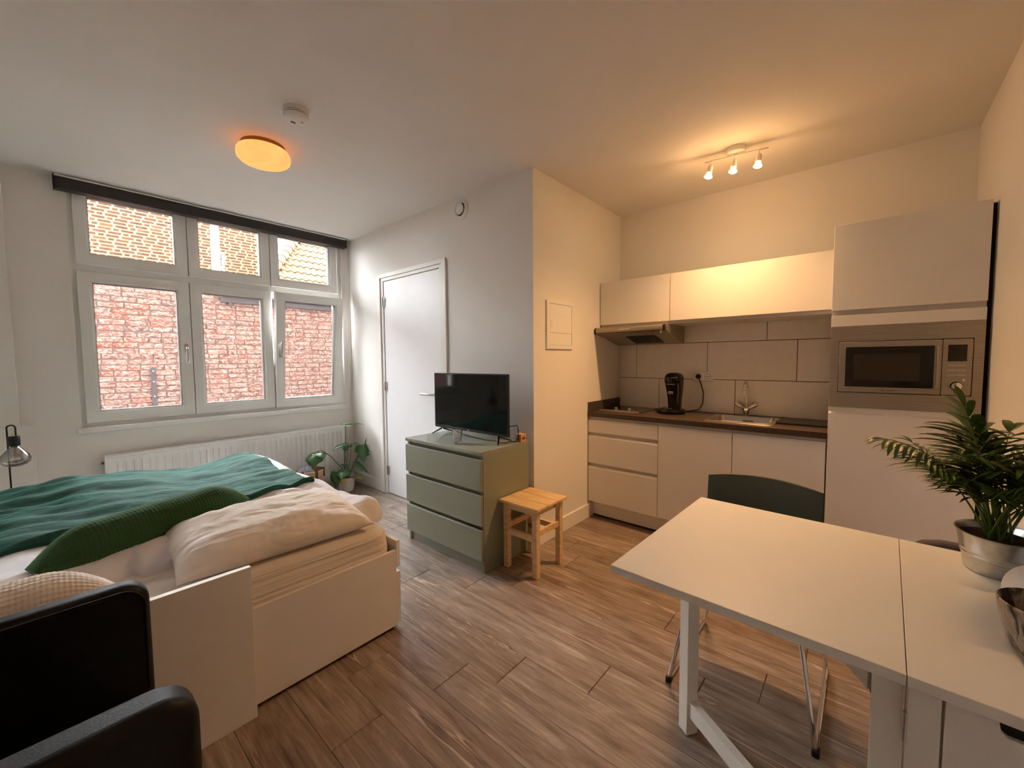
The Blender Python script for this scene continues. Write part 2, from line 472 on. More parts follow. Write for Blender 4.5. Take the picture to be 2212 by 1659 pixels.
def ring(x0, x1, z0, z1, px0, px1, pz0, pz1, y0, y1):
    m = MB()
    O = [(x0, z0), (x1, z0), (x1, z1), (x0, z1)]; I = [(px0, pz0), (px1, pz0), (px1, pz1), (px0, pz1)]
    vs = [(p[0], y, p[1]) for y in (y0, y1) for L in (O, I) for p in L]
    fs = []
    for i in range(4):
        j = (i + 1) % 4
        fs += [(i, j, 4 + j, 4 + i), (8 + i, 12 + i, 12 + j, 8 + j), (i, 8 + i, 8 + j, j), (4 + i, 4 + j, 12 + j, 12 + i)]
    return m._add(vs, fs)

# ================================================================== SHELL
T = 0.16
WX0, WX1, WZ0, WZ1 = 0.163, 2.172, 0.872, 2.645
fl = struct('floor', MB().box(XL - T, XK + T, YR - T, YW + 0.25, -0.12, -0.006), M['plankgap'], 'grey-brown oak look plank floor')
struct('ceiling', MB().box(XL - T, XK + T, YR - T, YW + 0.25, H, H + 0.2), M['ceiling'], 'plain white painted ceiling')
m = MB()
m.box(XL - T, WX0, YW, YW + 0.25, 0, H).box(WX1, XD + T, YW, YW + 0.25, 0, H).box(WX0, WX1, YW, YW + 0.25, 0, WZ0).box(WX0, WX1, YW, YW + 0.25, WZ1, H)
struct('wall_window', m, M['wall'], 'white wall around the three-bay window', smooth=False)
DY0, DY1, DZ = 2.735, 3.690, 2.172
m = MB()
m.box(XD, XD + T, DY1, YW, 0, H).box(XD, XD + T, YF, DY0, 0, H).box(XD, XD + T, DY0, DY1, DZ, H)
struct('wall_door', m, M['wall'], 'white wall holding the door behind the green chest', smooth=False)
struct('wall_niche', MB().box(XD + T, XK + T, YF, YF + T, 0, H), M['wall'], 'short side wall of the kitchen niche with the fuse box', smooth=False)
wk = struct('wall_kitchen', MB().box(XK, XK + T, YR - T, YF, 0, H), M['wall'], 'kitchen back wall above the cabinets', smooth=False)
struct('wall_right', MB().box(XL - T, XK, YR - T, YR, 0, H), M['wall'], 'plain white wall at the right edge', smooth=False)
struct('wall_left', MB().box(XL - T, XL, YR, YW, 0, H), M['wall'], 'plain white wall behind the bed head', smooth=False)
struct('wall_boxing', MB().box(XL, -0.1255, YW - 0.06, YW, 0, H), M['wall'], 'shallow white boxing in the corner left of the window', smooth=False)
struct('wall_ledge', MB().box(XL, -0.062, YW - 0.09, YW - 0.0, 0, 0.935), M['wall'], 'low white ledge behind the bulb lamp', smooth=False)
# unseen high outer wall and roof, added to keep skylight off the brick walls
ZT = 22.0
m = MB().box(-26, XL - T, YW + 0.25, YW + 0.30, -0.3, ZT).box(XD + T, 30, YW + 0.25, YW + 0.30, -0.3, ZT).box(XL - T, XD + T, YW + 0.25, YW + 0.30, H, ZT).box(XL - T, XD + T, YW + 0.25, YW + 0.30, -0.3, 0.0)
struct('wall_sky_blocker', m, M['exterior'], 'unseen outer wall, height made up to shade the yard', smooth=False)
struct('roof_sky_blocker', MB().box(-26, 30, YR - 12, YW + 0.3, ZT, ZT + 0.2), M['exterior'], 'unseen roof slab added on top of the shading wall')
# ------------------------------------------------------------------ floor planks
PW, PL, G = 0.197, 1.2825, 0.0022
x0 = 0.785
offs = {0: 1.63, 1: 1.296, 2: 1.124, 3: 0.805, 4: 1.752, 5: 0.274, 6: 0.717}
pm = {}
def plank_mesh(w, l):
    key = (round(w, 3), round(l, 3))
    if key not in pm:
        b = MB(); c = 0.0022; cx = 0.0006
        b._add([(0, 0, -0.006), (w, 0, -0.006), (w, l, -0.006), (0, l, -0.006), (0, 0, -c), (w, 0, -c), (w, l, -c), (0, l, -c),
                (cx, c, 0), (w - cx, c, 0), (w - cx, l - c, 0), (cx, l - c, 0)],
               [(0, 1, 5, 4), (1, 2, 6, 5), (2, 3, 7, 6), (3, 0, 4, 7), (4, 5, 9, 8), (5, 6, 10, 9), (6, 7, 11, 10), (7, 4, 8, 11), (8, 9, 10, 11)])
        pm[key] = b.mesh('plank', smooth=False); pm[key].materials.append(M['plank'])
    return pm[key]
for k in range(-7, 15):
    xa = x0 + k * PW; xb = xa + PW
    if xb <= XL or xa >= XK: continue
    xa = max(xa, XL); xb = min(xb, XK)
    ymax = YW if xb <= XD + 0.02 else (YW if xa < XD - 0.02 else YF)
    o0 = offs.get(k, random.uniform(0, PL))
    y = o0 - PL * 5
    while y < ymax:
        ya, yb = max(y, YR), min(y + PL, ymax)
        if yb - ya > 0.02:
            o = bpy.data.objects.new('plank', plank_mesh(xb - xa - 0.0010, yb - ya - G)); COL.objects.link(o)
            o.parent = fl; o.location = (xa + 0.0005, ya + G / 2, 0)
        y += PL
# ------------------------------------------------------------------ baseboards
BH, BT = 0.118, 0.014
struct('baseboard_door', MB().box(XD - BT, XD, 3.748, YW, 0, BH).box(XD - BT, XD, YF - BT, 2.672, 0, BH), M['trim'], 'white skirting board along the door wall', bevel=0.003)
struct('baseboard_niche', MB().box(XD, 3.075, YF - BT, YF, 0, BH), M['trim'], 'white skirting board beside the kitchen plinth', bevel=0.003)
struct('baseboard_right', MB().box(XL, XC - 0.05, YR, YR + BT, 0, BH), M['trim'], 'white skirting board on the right wall', bevel=0.003)

# ================================================================== WINDOW
win = thing('window_1', 'white three-bay window with six sashes, one tilted open', None, (WX0, YW, WZ0), kind='structure')
fr = ring(WX0, WX1, WZ0, WZ1, WX0 + 0.028, 2.140, 0.905, 2.60, 4.365, 4.46)
fr.box(WX0 + 0.028, 2.140, 4.365, 4.46, 2.032, 2.080)
fr.box(0.832, 0.854, 4.37, 4.46, 0.905, 2.60).box(1.463, 1.485, 4.37, 4.46, 0.905, 2.60)
fr.box(0.186, 0.20, 4.375, 4.46, 0.9, 2.6)
fr.build('frame', M['upvc'], win, smooth=False)
MB().box(0.140, 2.150, 4.292, 4.365, 0.838, 0.877).build('sill', M['trim'], win, bevel=0.004)
def sash(sx0, sx1, sz0, sz1, px0, px1, pz0, pz1, tilt=0.0, handle=None):
    ym0, ym1 = 4.346, 4.412
    lx, ly, lz = sx0, ym1, sz0
    g = ring(sx0, sx1, sz0, sz1, px0 - 0.012, px1 + 0.012, pz0 - 0.012, pz1 + 0.012, ym0, ym1)
    e = g.build('sash', M['upvc'], None, loc=(lx, ly, lz), bevel=0.003, smooth=False)
    bd = ring(px0 - 0.012, px1 + 0.012, pz0 - 0.012, pz1 + 0.012, px0, px1, pz0, pz1, ym0 + 0.008, ym1)
    MBs = [('glazing_bead', bd, M['upvc'])]
    MBs.append(('gasket', ring(px0, px1, pz0, pz1, px0 + 0.003, px1 - 0.003, pz0 + 0.003, pz1 - 0.003, ym0 + 0.010, ym1 - 0.004), M['gasket']))
    MBs.append(('pane', MB().box(px0, px1, 4.382, 4.388, pz0, pz1), M['pane']))
    for nme, b, mt in MBs:
        WOFF[e.name] = (lx, ly, lz)
        b.build(nme, mt, e, smooth=False)
    if handle:
        hx, hz, up = handle
        b = MB(); b.box(hx - 0.013, hx + 0.013, ym0 - 0.010, ym0, hz - 0.035, hz + 0.035)
        d = 1 if up else -1
        b.tube([(hx, ym0 - 0.008, hz), (hx, ym0 - 0.040, hz), (hx, ym0 - 0.046, hz + 0.006 * d), (hx, ym0 - 0.046, hz + 0.12 * d)], 0.0095, 10)
        b.build('handle', M['steelknob'], e, bevel=0.002)
    e.parent = win; e.location = (lx - WX0, ly - YW, lz - WZ0)
    e.rotation_euler = (tilt, 0, 0)
    return e
sash(0.190, 0.8405, 2.083, 2.64, 0.266, 0.760, 2.162, 2.572)
sash(0.8455, 1.4715, 2.083, 2.64, 0.922, 1.390, 2.162, 2.572)
sash(1.4765, 2.128, 2.083, 2.64, 1.553, 2.045, 2.162, 2.572)
sash(0.190, 0.8405, 0.908, 2.030, 0.268, 0.758, 0.995, 1.950, handle=(0.800, 1.475, False))
sash(0.8455, 1.4715, 0.908, 2.030, 0.926, 1.388, 0.995, 1.950)
ts = sash(1.4765, 2.128, 0.908, 2.030, 1.556, 2.045, 0.995, 1.950, tilt=radians(6.4), handle=(1.512, 1.44, True))
ts['label'] = 'tilted-open sash'
# ------------------------------------------------------------------ roller blind + chain
bl = thing('roller_blind', 'dark roller blind cassette rolled up above the window', 'blind', (1.15, 4.29, 2.57))
MB().box(0.109, 2.195, 4.252, 4.333, 2.568, 2.648).build('cassette', M['blind'], bl, bevel=0.006)
MB().box(0.112, 2.192, 4.246, 4.330, 2.649, 2.658).build('rail', M['trim'], bl)
MB().box(0.104, 0.110, 4.25, 4.334, 2.566, 2.660).build('end_cap', M['black'], bl, bevel=0.002)
MB().box(2.195, 2.201, 4.25, 4.334, 2.566, 2.660).build('end_cap', M['black'], bl, bevel=0.002)
cx, cy = 2.205, 4.27
loop = [(cx - 0.012, cy, 2.58), (cx - 0.012, cy, 1.20), (cx - 0.008, cy, 1.165), (cx, cy, 1.152), (cx + 0.008, cy, 1.165), (cx + 0.012, cy, 1.20), (cx + 0.012, cy, 2.58)]
MB().tube(loop, 0.0022, 6).build('bead_chain', M['whiteplastic'], bl)
# ================================================================== DOOR
dr = thing('door_1', 'flush white interior door half hidden by the television', None, (XD, 3.2, 0), kind='structure')
c = MB()
def yz_ring(y0, y1, z0, z1, a0, a1, b1, x0, x1):
    c.box(x0, x1, y0, a0, z0, z1).box(x0, x1, a1, y1, z0, z1).box(x0, x1, a0, a1, b1, z1)
yz_ring(2.676, 3.744, 0, 2.212, 2.735, 3.690, 2.172, XD - 0.018, XD)
yz_ring(2.735, 3.690, 0, 2.172, 2.772, 3.650, 2.142, XD - 0.006, XD + T)
c.build('casing', M['trim'], dr, bevel=0.003)
MB().box(XD + 0.002, XD + 0.042, 2.776, 3.646, 0.006, 2.138).build('slab', M['doorslab'], dr, bevel=0.003)
for hz in (1.94, 1.10, 0.24):
    MB().tube([(XD - 0.008, 3.650, hz - 0.045), (XD - 0.008, 3.650, hz + 0.045)], 0.008, 10).box(XD - 0.008, XD + 0.003, 3.625, 3.65, hz - 0.045, hz + 0.045).build('hinge', M['steelknob'], dr)
hb = MB(); hb.tube([(XD + 0.004, 2.845, 1.053), (XD - 0.040, 2.845, 1.053), (XD - 0.052, 2.857, 1.053), (XD - 0.052, 2.99, 1.053), (XD - 0.046, 3.012, 1.053)], 0.0095, 12)
hb.lathe([(0.026, 0), (0.026, 0.008)], (XD + 0.002, 2.845, 1.053), 24, M4=Matrix.Rotation(-pi / 2, 4, 'Y'))
hb.build('handle', M['steelknob'], dr)
MB().box(XD + T, XD + T + 0.02, 2.6, 3.8, 0, 2.3).build('backing', M['dark'], dr)

# ================================================================== OUTSIDE
struct('ground', MB().box(-12, 16, YW + 0.25, 30, -0.3, -0.15), M['paving'], 'paving of the yard outside')
def brick_meshes(L, Hh, D, mat, nvar, jit):
    out = []
    for k in range(nvar):
        b = MB(); nx, nzz = 5, 3
        pts = {}
        vs = []; fs = []
        def P(i, j):
            x = -L / 2 + L * i / (nx - 1); z = -Hh / 2 + Hh * j / (nzz - 1)
            ed = (i in (0, nx - 1)) or (j in (0, nzz - 1))
            s = jit
            return (x + random.uniform(-s, s) * 0.9, (D * 0.35 if ed else 0.0) + random.uniform(-s, s) * 0.8, z + random.uniform(-s, s) * 0.8)
        for i in range(nx):
            for j in range(nzz): vs.append(P(i, j))
        nb = len(vs)
        per = [(i, 0) for i in range(nx)] + [(nx - 1, 1), (nx - 1, 2)] + [(i, 2) for i in range(nx - 2, -1, -1)] + [(0, 1)]
        for (i, j) in per:
            q = vs[i * nzz + j]; vs.append((q[0], D, q[2]))
        for i in range(nx - 1):
            for j in range(nzz - 1): fs.append((i * nzz + j, (i + 1) * nzz + j, (i + 1) * nzz + j + 1, i * nzz + j + 1))
        m_ = len(per)
        for q in range(m_):
            a = per[q]; c_ = per[(q + 1) % m_]
            fs.append((a[0] * nzz + a[1], nb + q, nb + (q + 1) % m_, c_[0] * nzz + c_[1]))
        b._add(vs, fs)
        me = b.mesh('brick', smooth=True, ang=0.9); me.materials.append(mat); out.append((me, b))
    return out
# near wall
NY = 6.40
nw = MB().box(-3.5, 1.56, NY + 0.012, NY + 0.3, -0.3, 2.50).box(1.56, 6.5, NY + 0.012, NY + 0.3, -0.3, 2.24).build('brick_wall', M['mortar'], None, loc=(1.5, NY, -0.15), smooth=False)
tag(nw, 'weathered pinkish red brick wall close outside the window', 'wall')
CH, BL_ = 0.0645, 0.218
bm_full = brick_meshes(0.203, 0.053, 0.02, M['brick'], 9, 0.0045)
bm_half = brick_meshes(0.095, 0.053, 0.02, M['brick'], 4, 0.004)
rest = MB(); rr = random.Random(3); cnt = 0
row = 0; z = -0.28
while z < 2.46:
    x = -3.4 + (0.109 if row % 2 else 0.0) + rr.uniform(-0.02, 0.02)
    while x < 6.3:
        half = rr.random() < 0.22
        L = 0.109 if half else BL_
        xc = x + L / 2; zc = z + CH / 2
        top = 2.46 if xc < 1.5 else 2.14
        if zc < top:
            me, mb = rr.choice(bm_half if half else bm_full)
            px = (xc, NY + rr.uniform(-0.006, 0.003), zc + rr.uniform(-0.004, 0.004))
            if 0.34 < xc < 3.12 and 0.80 < zc < 2.235 and cnt < 298:
                o = bpy.data.objects.new('brick', me); COL.objects.link(o); o.parent = nw
                o.location = (px[0] - 1.5, px[1] - NY, px[2] + 0.15); o.rotation_euler = (rr.uniform(-.06, .06), rr.uniform(-.022, .022), rr.uniform(-.02, .02)); cnt += 1
            else:
                rest._add([(a + px[0], b2 + px[1], c2 + px[2]) for a, b2, c2 in mb.v], mb.f)
        x += L
    row += 1; z += CH
ro = rest.build('brick_field', M['brick'], nw); ro['kind'] = 'stuff'
MB().box(1.555, 6.5, NY - 0.05, NY + 0.06, 2.135, 2.215).box(1.555, 6.5, NY - 0.09, NY + 0.3, 2.215, 2.25).build('gutter', M['gutter'], nw, bevel=0.01)
MB().tube([(1.66, NY - 0.03, 2.2), (1.66, NY - 0.03, 2.10)], 0.022, 12).build('outlet', M['gutter'], nw)
ms = thing('metal_strip', 'dark metal strip bolted to the red brick wall outside', 'bracket', (0.85, NY - 0.02, 0.4))
MB().box(0.825, 0.873, NY - 0.032, NY - 0.018, 0.40, 1.295).build('strap', M['gutter'], ms, bevel=0.002)
for hz in (1.255, 1.13, 0.955):
    MB().lathe([(0.009, 0), (0.009, 0.008), (0.004, 0.012)], (0.849, NY - 0.032, hz), 12, M4=Matrix.Rotation(pi / 2, 4, 'X')).build('bolt', M['greypipe'], ms)
# far building
FY = 12.6
fb = MB().box(-4.0, 4.12, FY + 0.008, FY + 0.4, -0.3, 5.0).build('brick_building', M['mortar_pale'], None, loc=(1.0, FY, -0.15), smooth=False)
tag(fb, 'sunlit brown brick house wall seen through the upper panes', 'building')
FC, FL = 0.0745, 0.245
fm = brick_meshes(0.20, 0.048, 0.014, M['brick_far'], 6, 0.004); fh = brick_meshes(0.085, 0.048, 0.014, M['brick_far'], 3, 0.004)
rest = MB(); cnt = 0; row = 0; z = 2.4
while z < 4.95:
    x = 0.2 + (0.09 if row % 2 else 0.0)
    if row % 2: seq = [1, 0]
    else: seq = [0, 1]
    k = 0
    while x < 4.05:
        half = (k + row) % 3 == 2
        L = 0.118 if half else FL
        xc, zc = x + L / 2, z + FC / 2
        me, mb = rr.choice(fh if half else fm)
        if xc < 4.02:
            if 0.68 < xc < 4.02 and 3.60 < zc < 4.92 and cnt < 300 and rr.random() < 0.97:
                o = bpy.data.objects.new('brick', me); COL.objects.link(o); o.parent = fb; o.location = (xc - 1.0, 0, zc + 0.15); cnt += 1
            else:
                rest._add([(a + xc, b2 + FY, c2 + zc) for a, b2, c2 in mb.v], mb.f)
        x += L; k += 1
    row += 1; z += FC
ro = rest.build('brick_field', M['brick_far'], fb); ro['kind'] = 'stuff'
# flue pipes
fp = thing('flue_pipe', 'thick bright white flue pipe in front of the far brick house', 'pipe', (2.155, 9.0, -0.15))
MB().lathe([(0.066, -0.15), (0.066, 3.80), (0.060, 3.83), (0.0, 3.835)], (2.155, 9.0, 0), 24).build('pipe', M['whitepipe'], fp)
fp = thing('vent_pipe', 'thin grey vent pipe with a cap beside the white flue', 'pipe', (2.262, 9.0, -0.15))
MB().lathe([(0.022, -0.15), (0.022, 3.27)], (2.262, 9.0, 0), 16).build('pipe', M['greypipe'], fp)
MB().lathe([(0.036, 3.27), (0.036, 3.29), (0.018, 3.29), (0.018, 3.34), (0.04, 3.34), (0.04, 3.355), (0, 3.36)], (2.262, 9.0, 0), 16).build('cap', M['greypipe'], fp)
# hipped roof
rf = thing('tiled_roof', 'low hipped roof of pale clay pantiles in the top right pane', 'roof', (4.5, 9.5, 2.9))
SL = math.atan(0.84)
def hipx(y): return 3.678 + (y - 10.36) * 0.754
y0r, y1r = 9.0, 12.3
z_of = lambda y: 2.9 + 0.84 * (y - 9.5)
b = MB()
b._add([(hipx(y0r), y0r, z_of(y0r) - 0.05), (8, y0r, z_of(y0r) - 0.05), (8, y1r, z_of(y1r) - 0.05), (hipx(y1r), y1r, z_of(y1r) - 0.05),
        (hipx(y0r), y0r, z_of(y0r) - 0.15), (8, y0r, z_of(y0r) - 0.15), (8, y1r, z_of(y1r) - 0.15), (hipx(y1r), y1r, z_of(y1r) - 0.15)],
       [(0, 1, 2, 3), (7, 6, 5, 4), (0, 4, 5, 1), (1, 5, 6, 2), (2, 6, 7, 3), (3, 7, 4, 0)])
b.build('deck', M['rooftile'], rf, smooth=False)
MB().box(hipx(y0r) + 0.1, 8, 9.15, 9.4, -0.15, z_of(9.15) - 0.12).build('house_wall', M['mortar'], rf, smooth=False)
TW, TE = 0.155, 0.31
tm = MB()
def tf(u, v):
    x = u * (TW + 0.012); w = sin(u * 2 * pi) * 0.018
    return (x, v * (TE + 0.05), 0.028 + w - v * 0.020)
tm.grid(tf, 9, 2)
n0 = len(tm.v)
tm._add([(x, y, z - 0.014) for x, y, z in tm.v], [tuple(reversed(f)) for f in tm.f])
for i in range(8): tm.f.append((i * 2, n0 + i * 2, n0 + (i + 1) * 2, (i + 1) * 2))
tme = tm.mesh('roof_tile'); tme.materials.append(M['rooftile'])
rows = int((y1r - y0r) / (TE * cos(SL)))
for r in range(rows):
    y = y0r + r * TE * cos(SL)
    for k in range(20):
        x = 2.6 + k * TW
        if x + TW * 0.3 < hipx(y + 0.1) or x > 5.6: continue
        o = bpy.data.objects.new('roof_tile', tme); COL.objects.link(o); o.parent = rf
        o.location = (x - 4.5, y - 9.5, z_of(y) - 0.035 - 2.9); o.rotation_euler = (SL, 0, 0)
hd = Vector((0.754, 1.0, 0.84)).normalized()
tlen = 0.36
b = MB()
for j in range(7):
    q = -pi * 0.1 + pi * 1.2 * j / 6
    b.v.append((0.11 * cos(q), 0, 0.10 * sin(q))); b.v.append((0.095 * cos(q), tlen, 0.085 * sin(q)))
for j in range(6): b.f.append((j * 2, j * 2 + 1, j * 2 + 3, j * 2 + 2))
n0 = len(b.v); b._add([(x * 0.86, y, z * 0.86) for x, y, z in b.v], [tuple(reversed(f)) for f in b.f])
for j in range(6): b.f.append((j * 2, j * 2 + 2, n0 + j * 2 + 2, n0 + j * 2))
rme = b.mesh('hip_tile'); rme.materials.append(M['rooftile'])
for k in range(12):
    p = Vector((hipx(9.1), 9.1, z_of(9.1) + 0.0)) + hd * (k * 0.32)
    if p.y > 12.2: break
    o = bpy.data.objects.new('hip_tile', rme); COL.objects.link(o); o.parent = rf
    o.location = (p.x - 4.5, p.y - 9.5, p.z - 2.9)
    o.rotation_euler = hd.to_track_quat('Y', 'Z').to_euler()
# ================================================================== KITCHEN
YA, YB, YC_, YD_ = YF, 1.157, 0.656, 0.157      # base unit splits
# ---- wall tiles (children of the kitchen wall)
bk = MB().box(XK - 0.004, XK, YD_, YF, ZW, 1.625).build('grout_bed', M['grout'], wk, smooth=False)
gt = 0.0022
def tile_row(z0, z1, cuts):
    ys = [YF] + cuts + [YD_]
    for a, b_ in zip(ys[:-1], ys[1:]):
        MB().box(XK - 0.012, XK - 0.003, b_ + gt, a - gt, z0 + gt, z1 - gt).build('tile', M['tile'], wk, bevel=0.0012, seg=1)
tile_row(ZW, 1.179, [1.374, 0.770])
tile_row(1.179, 1.483, [1.585, 0.979, 0.372])
tile_row(1.483, 1.640, [1.170, 0.564])
# ---- base units
def front(parent, name, y0, y1, z0, z1, x=XC, th=0.019):
    # handle-less front: slab with a bevelled finger grip on its top edge
    poly = [(x, z0), (x + th, z0), (x + th, z1 + 0.002), (x + 0.011, z1 + 0.002), (x, z1 - 0.010)]
    b = MB(); b.prism([(p[0], p[1]) for p in poly], 'y', y0 + 0.0022, y1 - 0.0022)
    return b.build(name, M['cab'], parent, bevel=0.0008, seg=1, smooth=False)
def base(y0, y1, name, label):
    t = thing(name, label, 'kitchen cabinet', (XC + 0.3, (y0 + y1) / 2, 0), group='base cabinets under the worktop')
    b = MB(); b.box(XC + 0.021, XK - 0.005, y0 + 0.0008, y1 - 0.0008, 0.149, 0.868)
    b.build('carcass', M['carcass'], t, smooth=False)
    MB().box(XC + 0.075, XC + 0.09, y0 + 0.001, y1 - 0.001, 0.018, 0.149).build('plinth', M['cab'], t, smooth=False)
    MB().box(XC + 0.078, XC + 0.088, y0 + 0.001, y1 - 0.001, 0.0, 0.018).build('plinth_shade_strip', M['cabdark'], t)  # dark strip, colours in the shaded gap under the plinth
    return t
t = base(YB, YA - 0.004, 'drawer_cabinet', 'white base unit with three drawers in the niche corner')
for z0, z1 in ((0.741, 0.846), (0.479, 0.713), (0.149, 0.451)):
    front(t, 'drawer', YB, YA - 0.006, z0, z1)
t = base(YC_, YB, 'base_cabinet', 'white base unit with one door right of the drawers')
front(t, 'door', YC_, YB, 0.149, 0.846)
t = base(YD_ + 0.002, YC_, 'base_cabinet', 'white base unit with one door next to the tall cabinet')
front(t, 'door', YD_ + 0.002, YC_, 0.149, 0.846)
# ---- worktop, upstand
SX0, SX1, SY0, SY1 = 3.12, 3.47, 0.47, 0.85
m = MB()
ZB = 0.872
m.box(XC - 0.004, SX0, YD_, YF - 0.001, ZB, ZW).box(SX1, XK - 0.012, YD_, YF - 0.001, ZB, ZW).box(SX0, SX1, YD_, SY0, ZB, ZW).box(SX0, SX1, SY1, YF - 0.001, ZB, ZW)
wt = m.build('worktop', M['worktop'], None, loc=(XC + 0.3, 0.9, ZB), smooth=False)
tag(wt, 'dark brown stone-look worktop along the kitchen', 'worktop')
MB().box(XC, XK - 0.012, YF - 0.013, YF - 0.001, ZW, ZW + 0.082).build('upstand', M['upstand'], wt, smooth=False)
# ---- sink
sk = thing('sink', 'stainless steel sink let into the worktop', 'sink', (3.3, 0.66, ZW))
b = MB()
def rr3(x0, x1, y0, y1, r, z): return [(p[0], p[1], z) for p in rrect(x0, x1, y0, y1, r)]
loops = [rr3(SX0 - 0.028, SX1 + 0.028, SY0 - 0.03, SY1 + 0.03, 0.03, ZW), rr3(SX0 - 0.026, SX1 + 0.026, SY0 - 0.028, SY1 + 0.028, 0.03, ZW + 0.003),
         rr3(SX0 + 0.004, SX1 - 0.004, SY0 + 0.004, SY1 - 0.004, 0.04, ZW + 0.002), rr3(SX0 + 0.010, SX1 - 0.010, SY0 + 0.010, SY1 - 0.010, 0.045, ZW - 0.02),
         rr3(SX0 + 0.016, SX1 - 0.016, SY0 + 0.016, SY1 - 0.016, 0.045, ZW - 0.135), rr3(SX0 + 0.04, SX1 - 0.04, SY0 + 0.04, SY1 - 0.04, 0.03, ZW - 0.15)]
nl = len(loops[0])
for L in loops: b.v += L
for i in range(len(loops) - 1):
    for j in range(nl): b.f.append((i * nl + j, i * nl + (j + 1) % nl, (i + 1) * nl + (j + 1) % nl, (i + 1) * nl + j))
b.f.append(tuple((len(loops) - 1) * nl + j for j in range(nl)))
n_ = NT('sink_steel'); n_.set(metal=1.0, rough=0.22, color=s2l((200, 192, 180))); M['sinksteel'] = n_.m
b.build('basin', M['sinksteel'], sk)
ov = ring(0, 1, 0, 1, 0.06, 0.94, 0.2, 0.8, 0, 1)
b = MB()
for k in range(3): b.box(SX1 - 0.020, SX1 - 0.012, 0.62, 0.69, ZW - 0.062 + k * 0.014, ZW - 0.056 + k * 0.014)
b.build('overflow', M['dark'], sk)
b = MB(); b.lathe([(0.04, ZW - 0.149), (0.04, ZW - 0.146), (0.03, ZW - 0.146)], (3.3, 0.66, 0), 24); b.build('drain', M['chrome'], sk)
# ---- faucet
fa = thing('faucet', 'chrome two-handle mixer tap behind the sink', 'faucet', (3.53, 0.682, ZW))
fx, fy = 3.535, 0.682
b = MB(); b.lathe([(0.022, 0), (0.022, 0.006), (0.016, 0.010), (0.020, 0.03), (0.029, 0.05), (0.030, 0.058), (0.022, 0.066), (0.012, 0.070), (0.0, 0.0705)], (fx, fy, ZW), 28)
b.build('body', M['chrome'], fa)
pts = [(fx, fy, ZW + 0.06), (fx, fy, ZW + 0.215)]
for i in range(1, 13):
    a = pi * i / 12
    pts.append((fx - 0.05 + 0.05 * cos(a), fy - 0.006 * i / 12, ZW + 0.215 + 0.05 * sin(a)))
pts.append((fx - 0.10, fy - 0.008, ZW + 0.195))
b = MB(); b.tube(pts, 0.0095, 14); b.lathe([(0.012, -0.03), (0.0135, -0.028), (0.0135, 0.0), (0.010, 0.004)], (fx - 0.10, fy - 0.008, ZW + 0.20), 18)
b.build('spout', M['chrome'], fa)
for s_ in (-1, 1):
    d = Vector((-0.1, s_ * 1.0, 0.75)).normalized()
    b = MB(); p0 = Vector((fx, fy, ZW + 0.045))
    b.tube([p0 + d * 0.015, p0 + d * 0.04, p0 + d * 0.042, p0 + d * 0.085], [0.011, 0.012, 0.017, 0.021], 14)
    b.build('handle', M['steelknob'], fa)
# ---- hob
hb = thing('hob', 'two-zone ceramic hob with side knobs near the niche wall', 'hob', (3.35, 1.55, ZW))
MB().box(3.155, 3.555, 1.375, 1.715, ZW, ZW + 0.006).build('glass', M['hobglass'], hb, bevel=0.002)
MB().box(3.10, 3.153, 1.375, 1.715, ZW, ZW + 0.014).build('control_strip', M['steel'], hb, bevel=0.003)
for ky in (1.60, 1.48):
    MB().lathe([(0.020, 0.0), (0.020, 0.008), (0.015, 0.012), (0.015, 0.024), (0.012, 0.027), (0, 0.027)], (3.20, ky, ZW + 0.006), 20).build('knob', M['steelknob'], hb)
for q in ((3.40, 1.62), (3.42, 1.46)):
    MB().lathe([(0.073, 0), (0.073, 0.0006), (0.070, 0.0006), (0.070, 0.0)], (q[0], q[1], ZW + 0.006), 36, caps=False).build('zone_ring', M['upstand'], hb)
MB().lathe([(0.010, 0), (0.012, 0.006), (0.009, 0.016), (0, 0.018)], (3.085, 1.36, ZW), 14).build('stud', M['brass'], hb)
# ---- coffee machine
cm = thing('coffee_machine', 'black pod coffee machine beside the hob', 'coffee machine', (3.35, 1.18, ZW))
q = (3.36, 1.185)
b = MB(); b.lathe([(0.092, 0), (0.106, 0.006), (0.108, 0.02), (0.098, 0.036), (0.07, 0.045), (0.0, 0.047)], (q[0] - 0.02, q[1], ZW), 40, sx=1.0, sy=1.05)
b.build('base_tray', M['blackgloss'], cm)
b = MB()
lv = [(0.03, 0.058, 0.046, 0.055), (0.10, 0.060, 0.050, 0.055), (0.17, 0.064, 0.058, 0.045), (0.22, 0.072, 0.064, 0.030), (0.265, 0.084, 0.068, 0.012), (0.295, 0.082, 0.066, 0.010), (0.318, 0.066, 0.055, 0.014), (0.330, 0.036, 0.03, 0.018)]
k0 = len(b.v); NN = 28
for z_, rx_, ry_, ox_ in lv:
    for j in range(NN):
        a = 2 * pi * j / NN; ca, sa = cos(a), sin(a)
        e_ = 0.72
        b.v.append((q[0] + 0.005 + ox_ * 0.6 + rx_ * math.copysign(abs(ca) ** e_, ca), q[1] - 0.01 + ry_ * math.copysign(abs(sa) ** e_, sa), ZW + z_))
for i in range(len(lv) - 1):
    for j in range(NN): b.f.append((k0 + i * NN + j, k0 + i * NN + (j + 1) % NN, k0 + (i + 1) * NN + (j + 1) % NN, k0 + (i + 1) * NN + j))
b.f.append(tuple(k0 + (len(lv) - 1) * NN + j for j in range(NN)))
b.build('body', M['blackgloss'], cm)
MB().box(q[0] - 0.074, q[0] - 0.055, q[1] - 0.030, q[1] + 0.01, ZW + 0.158, ZW + 0.182).build('spout', M['gasket'], cm, bevel=0.006)
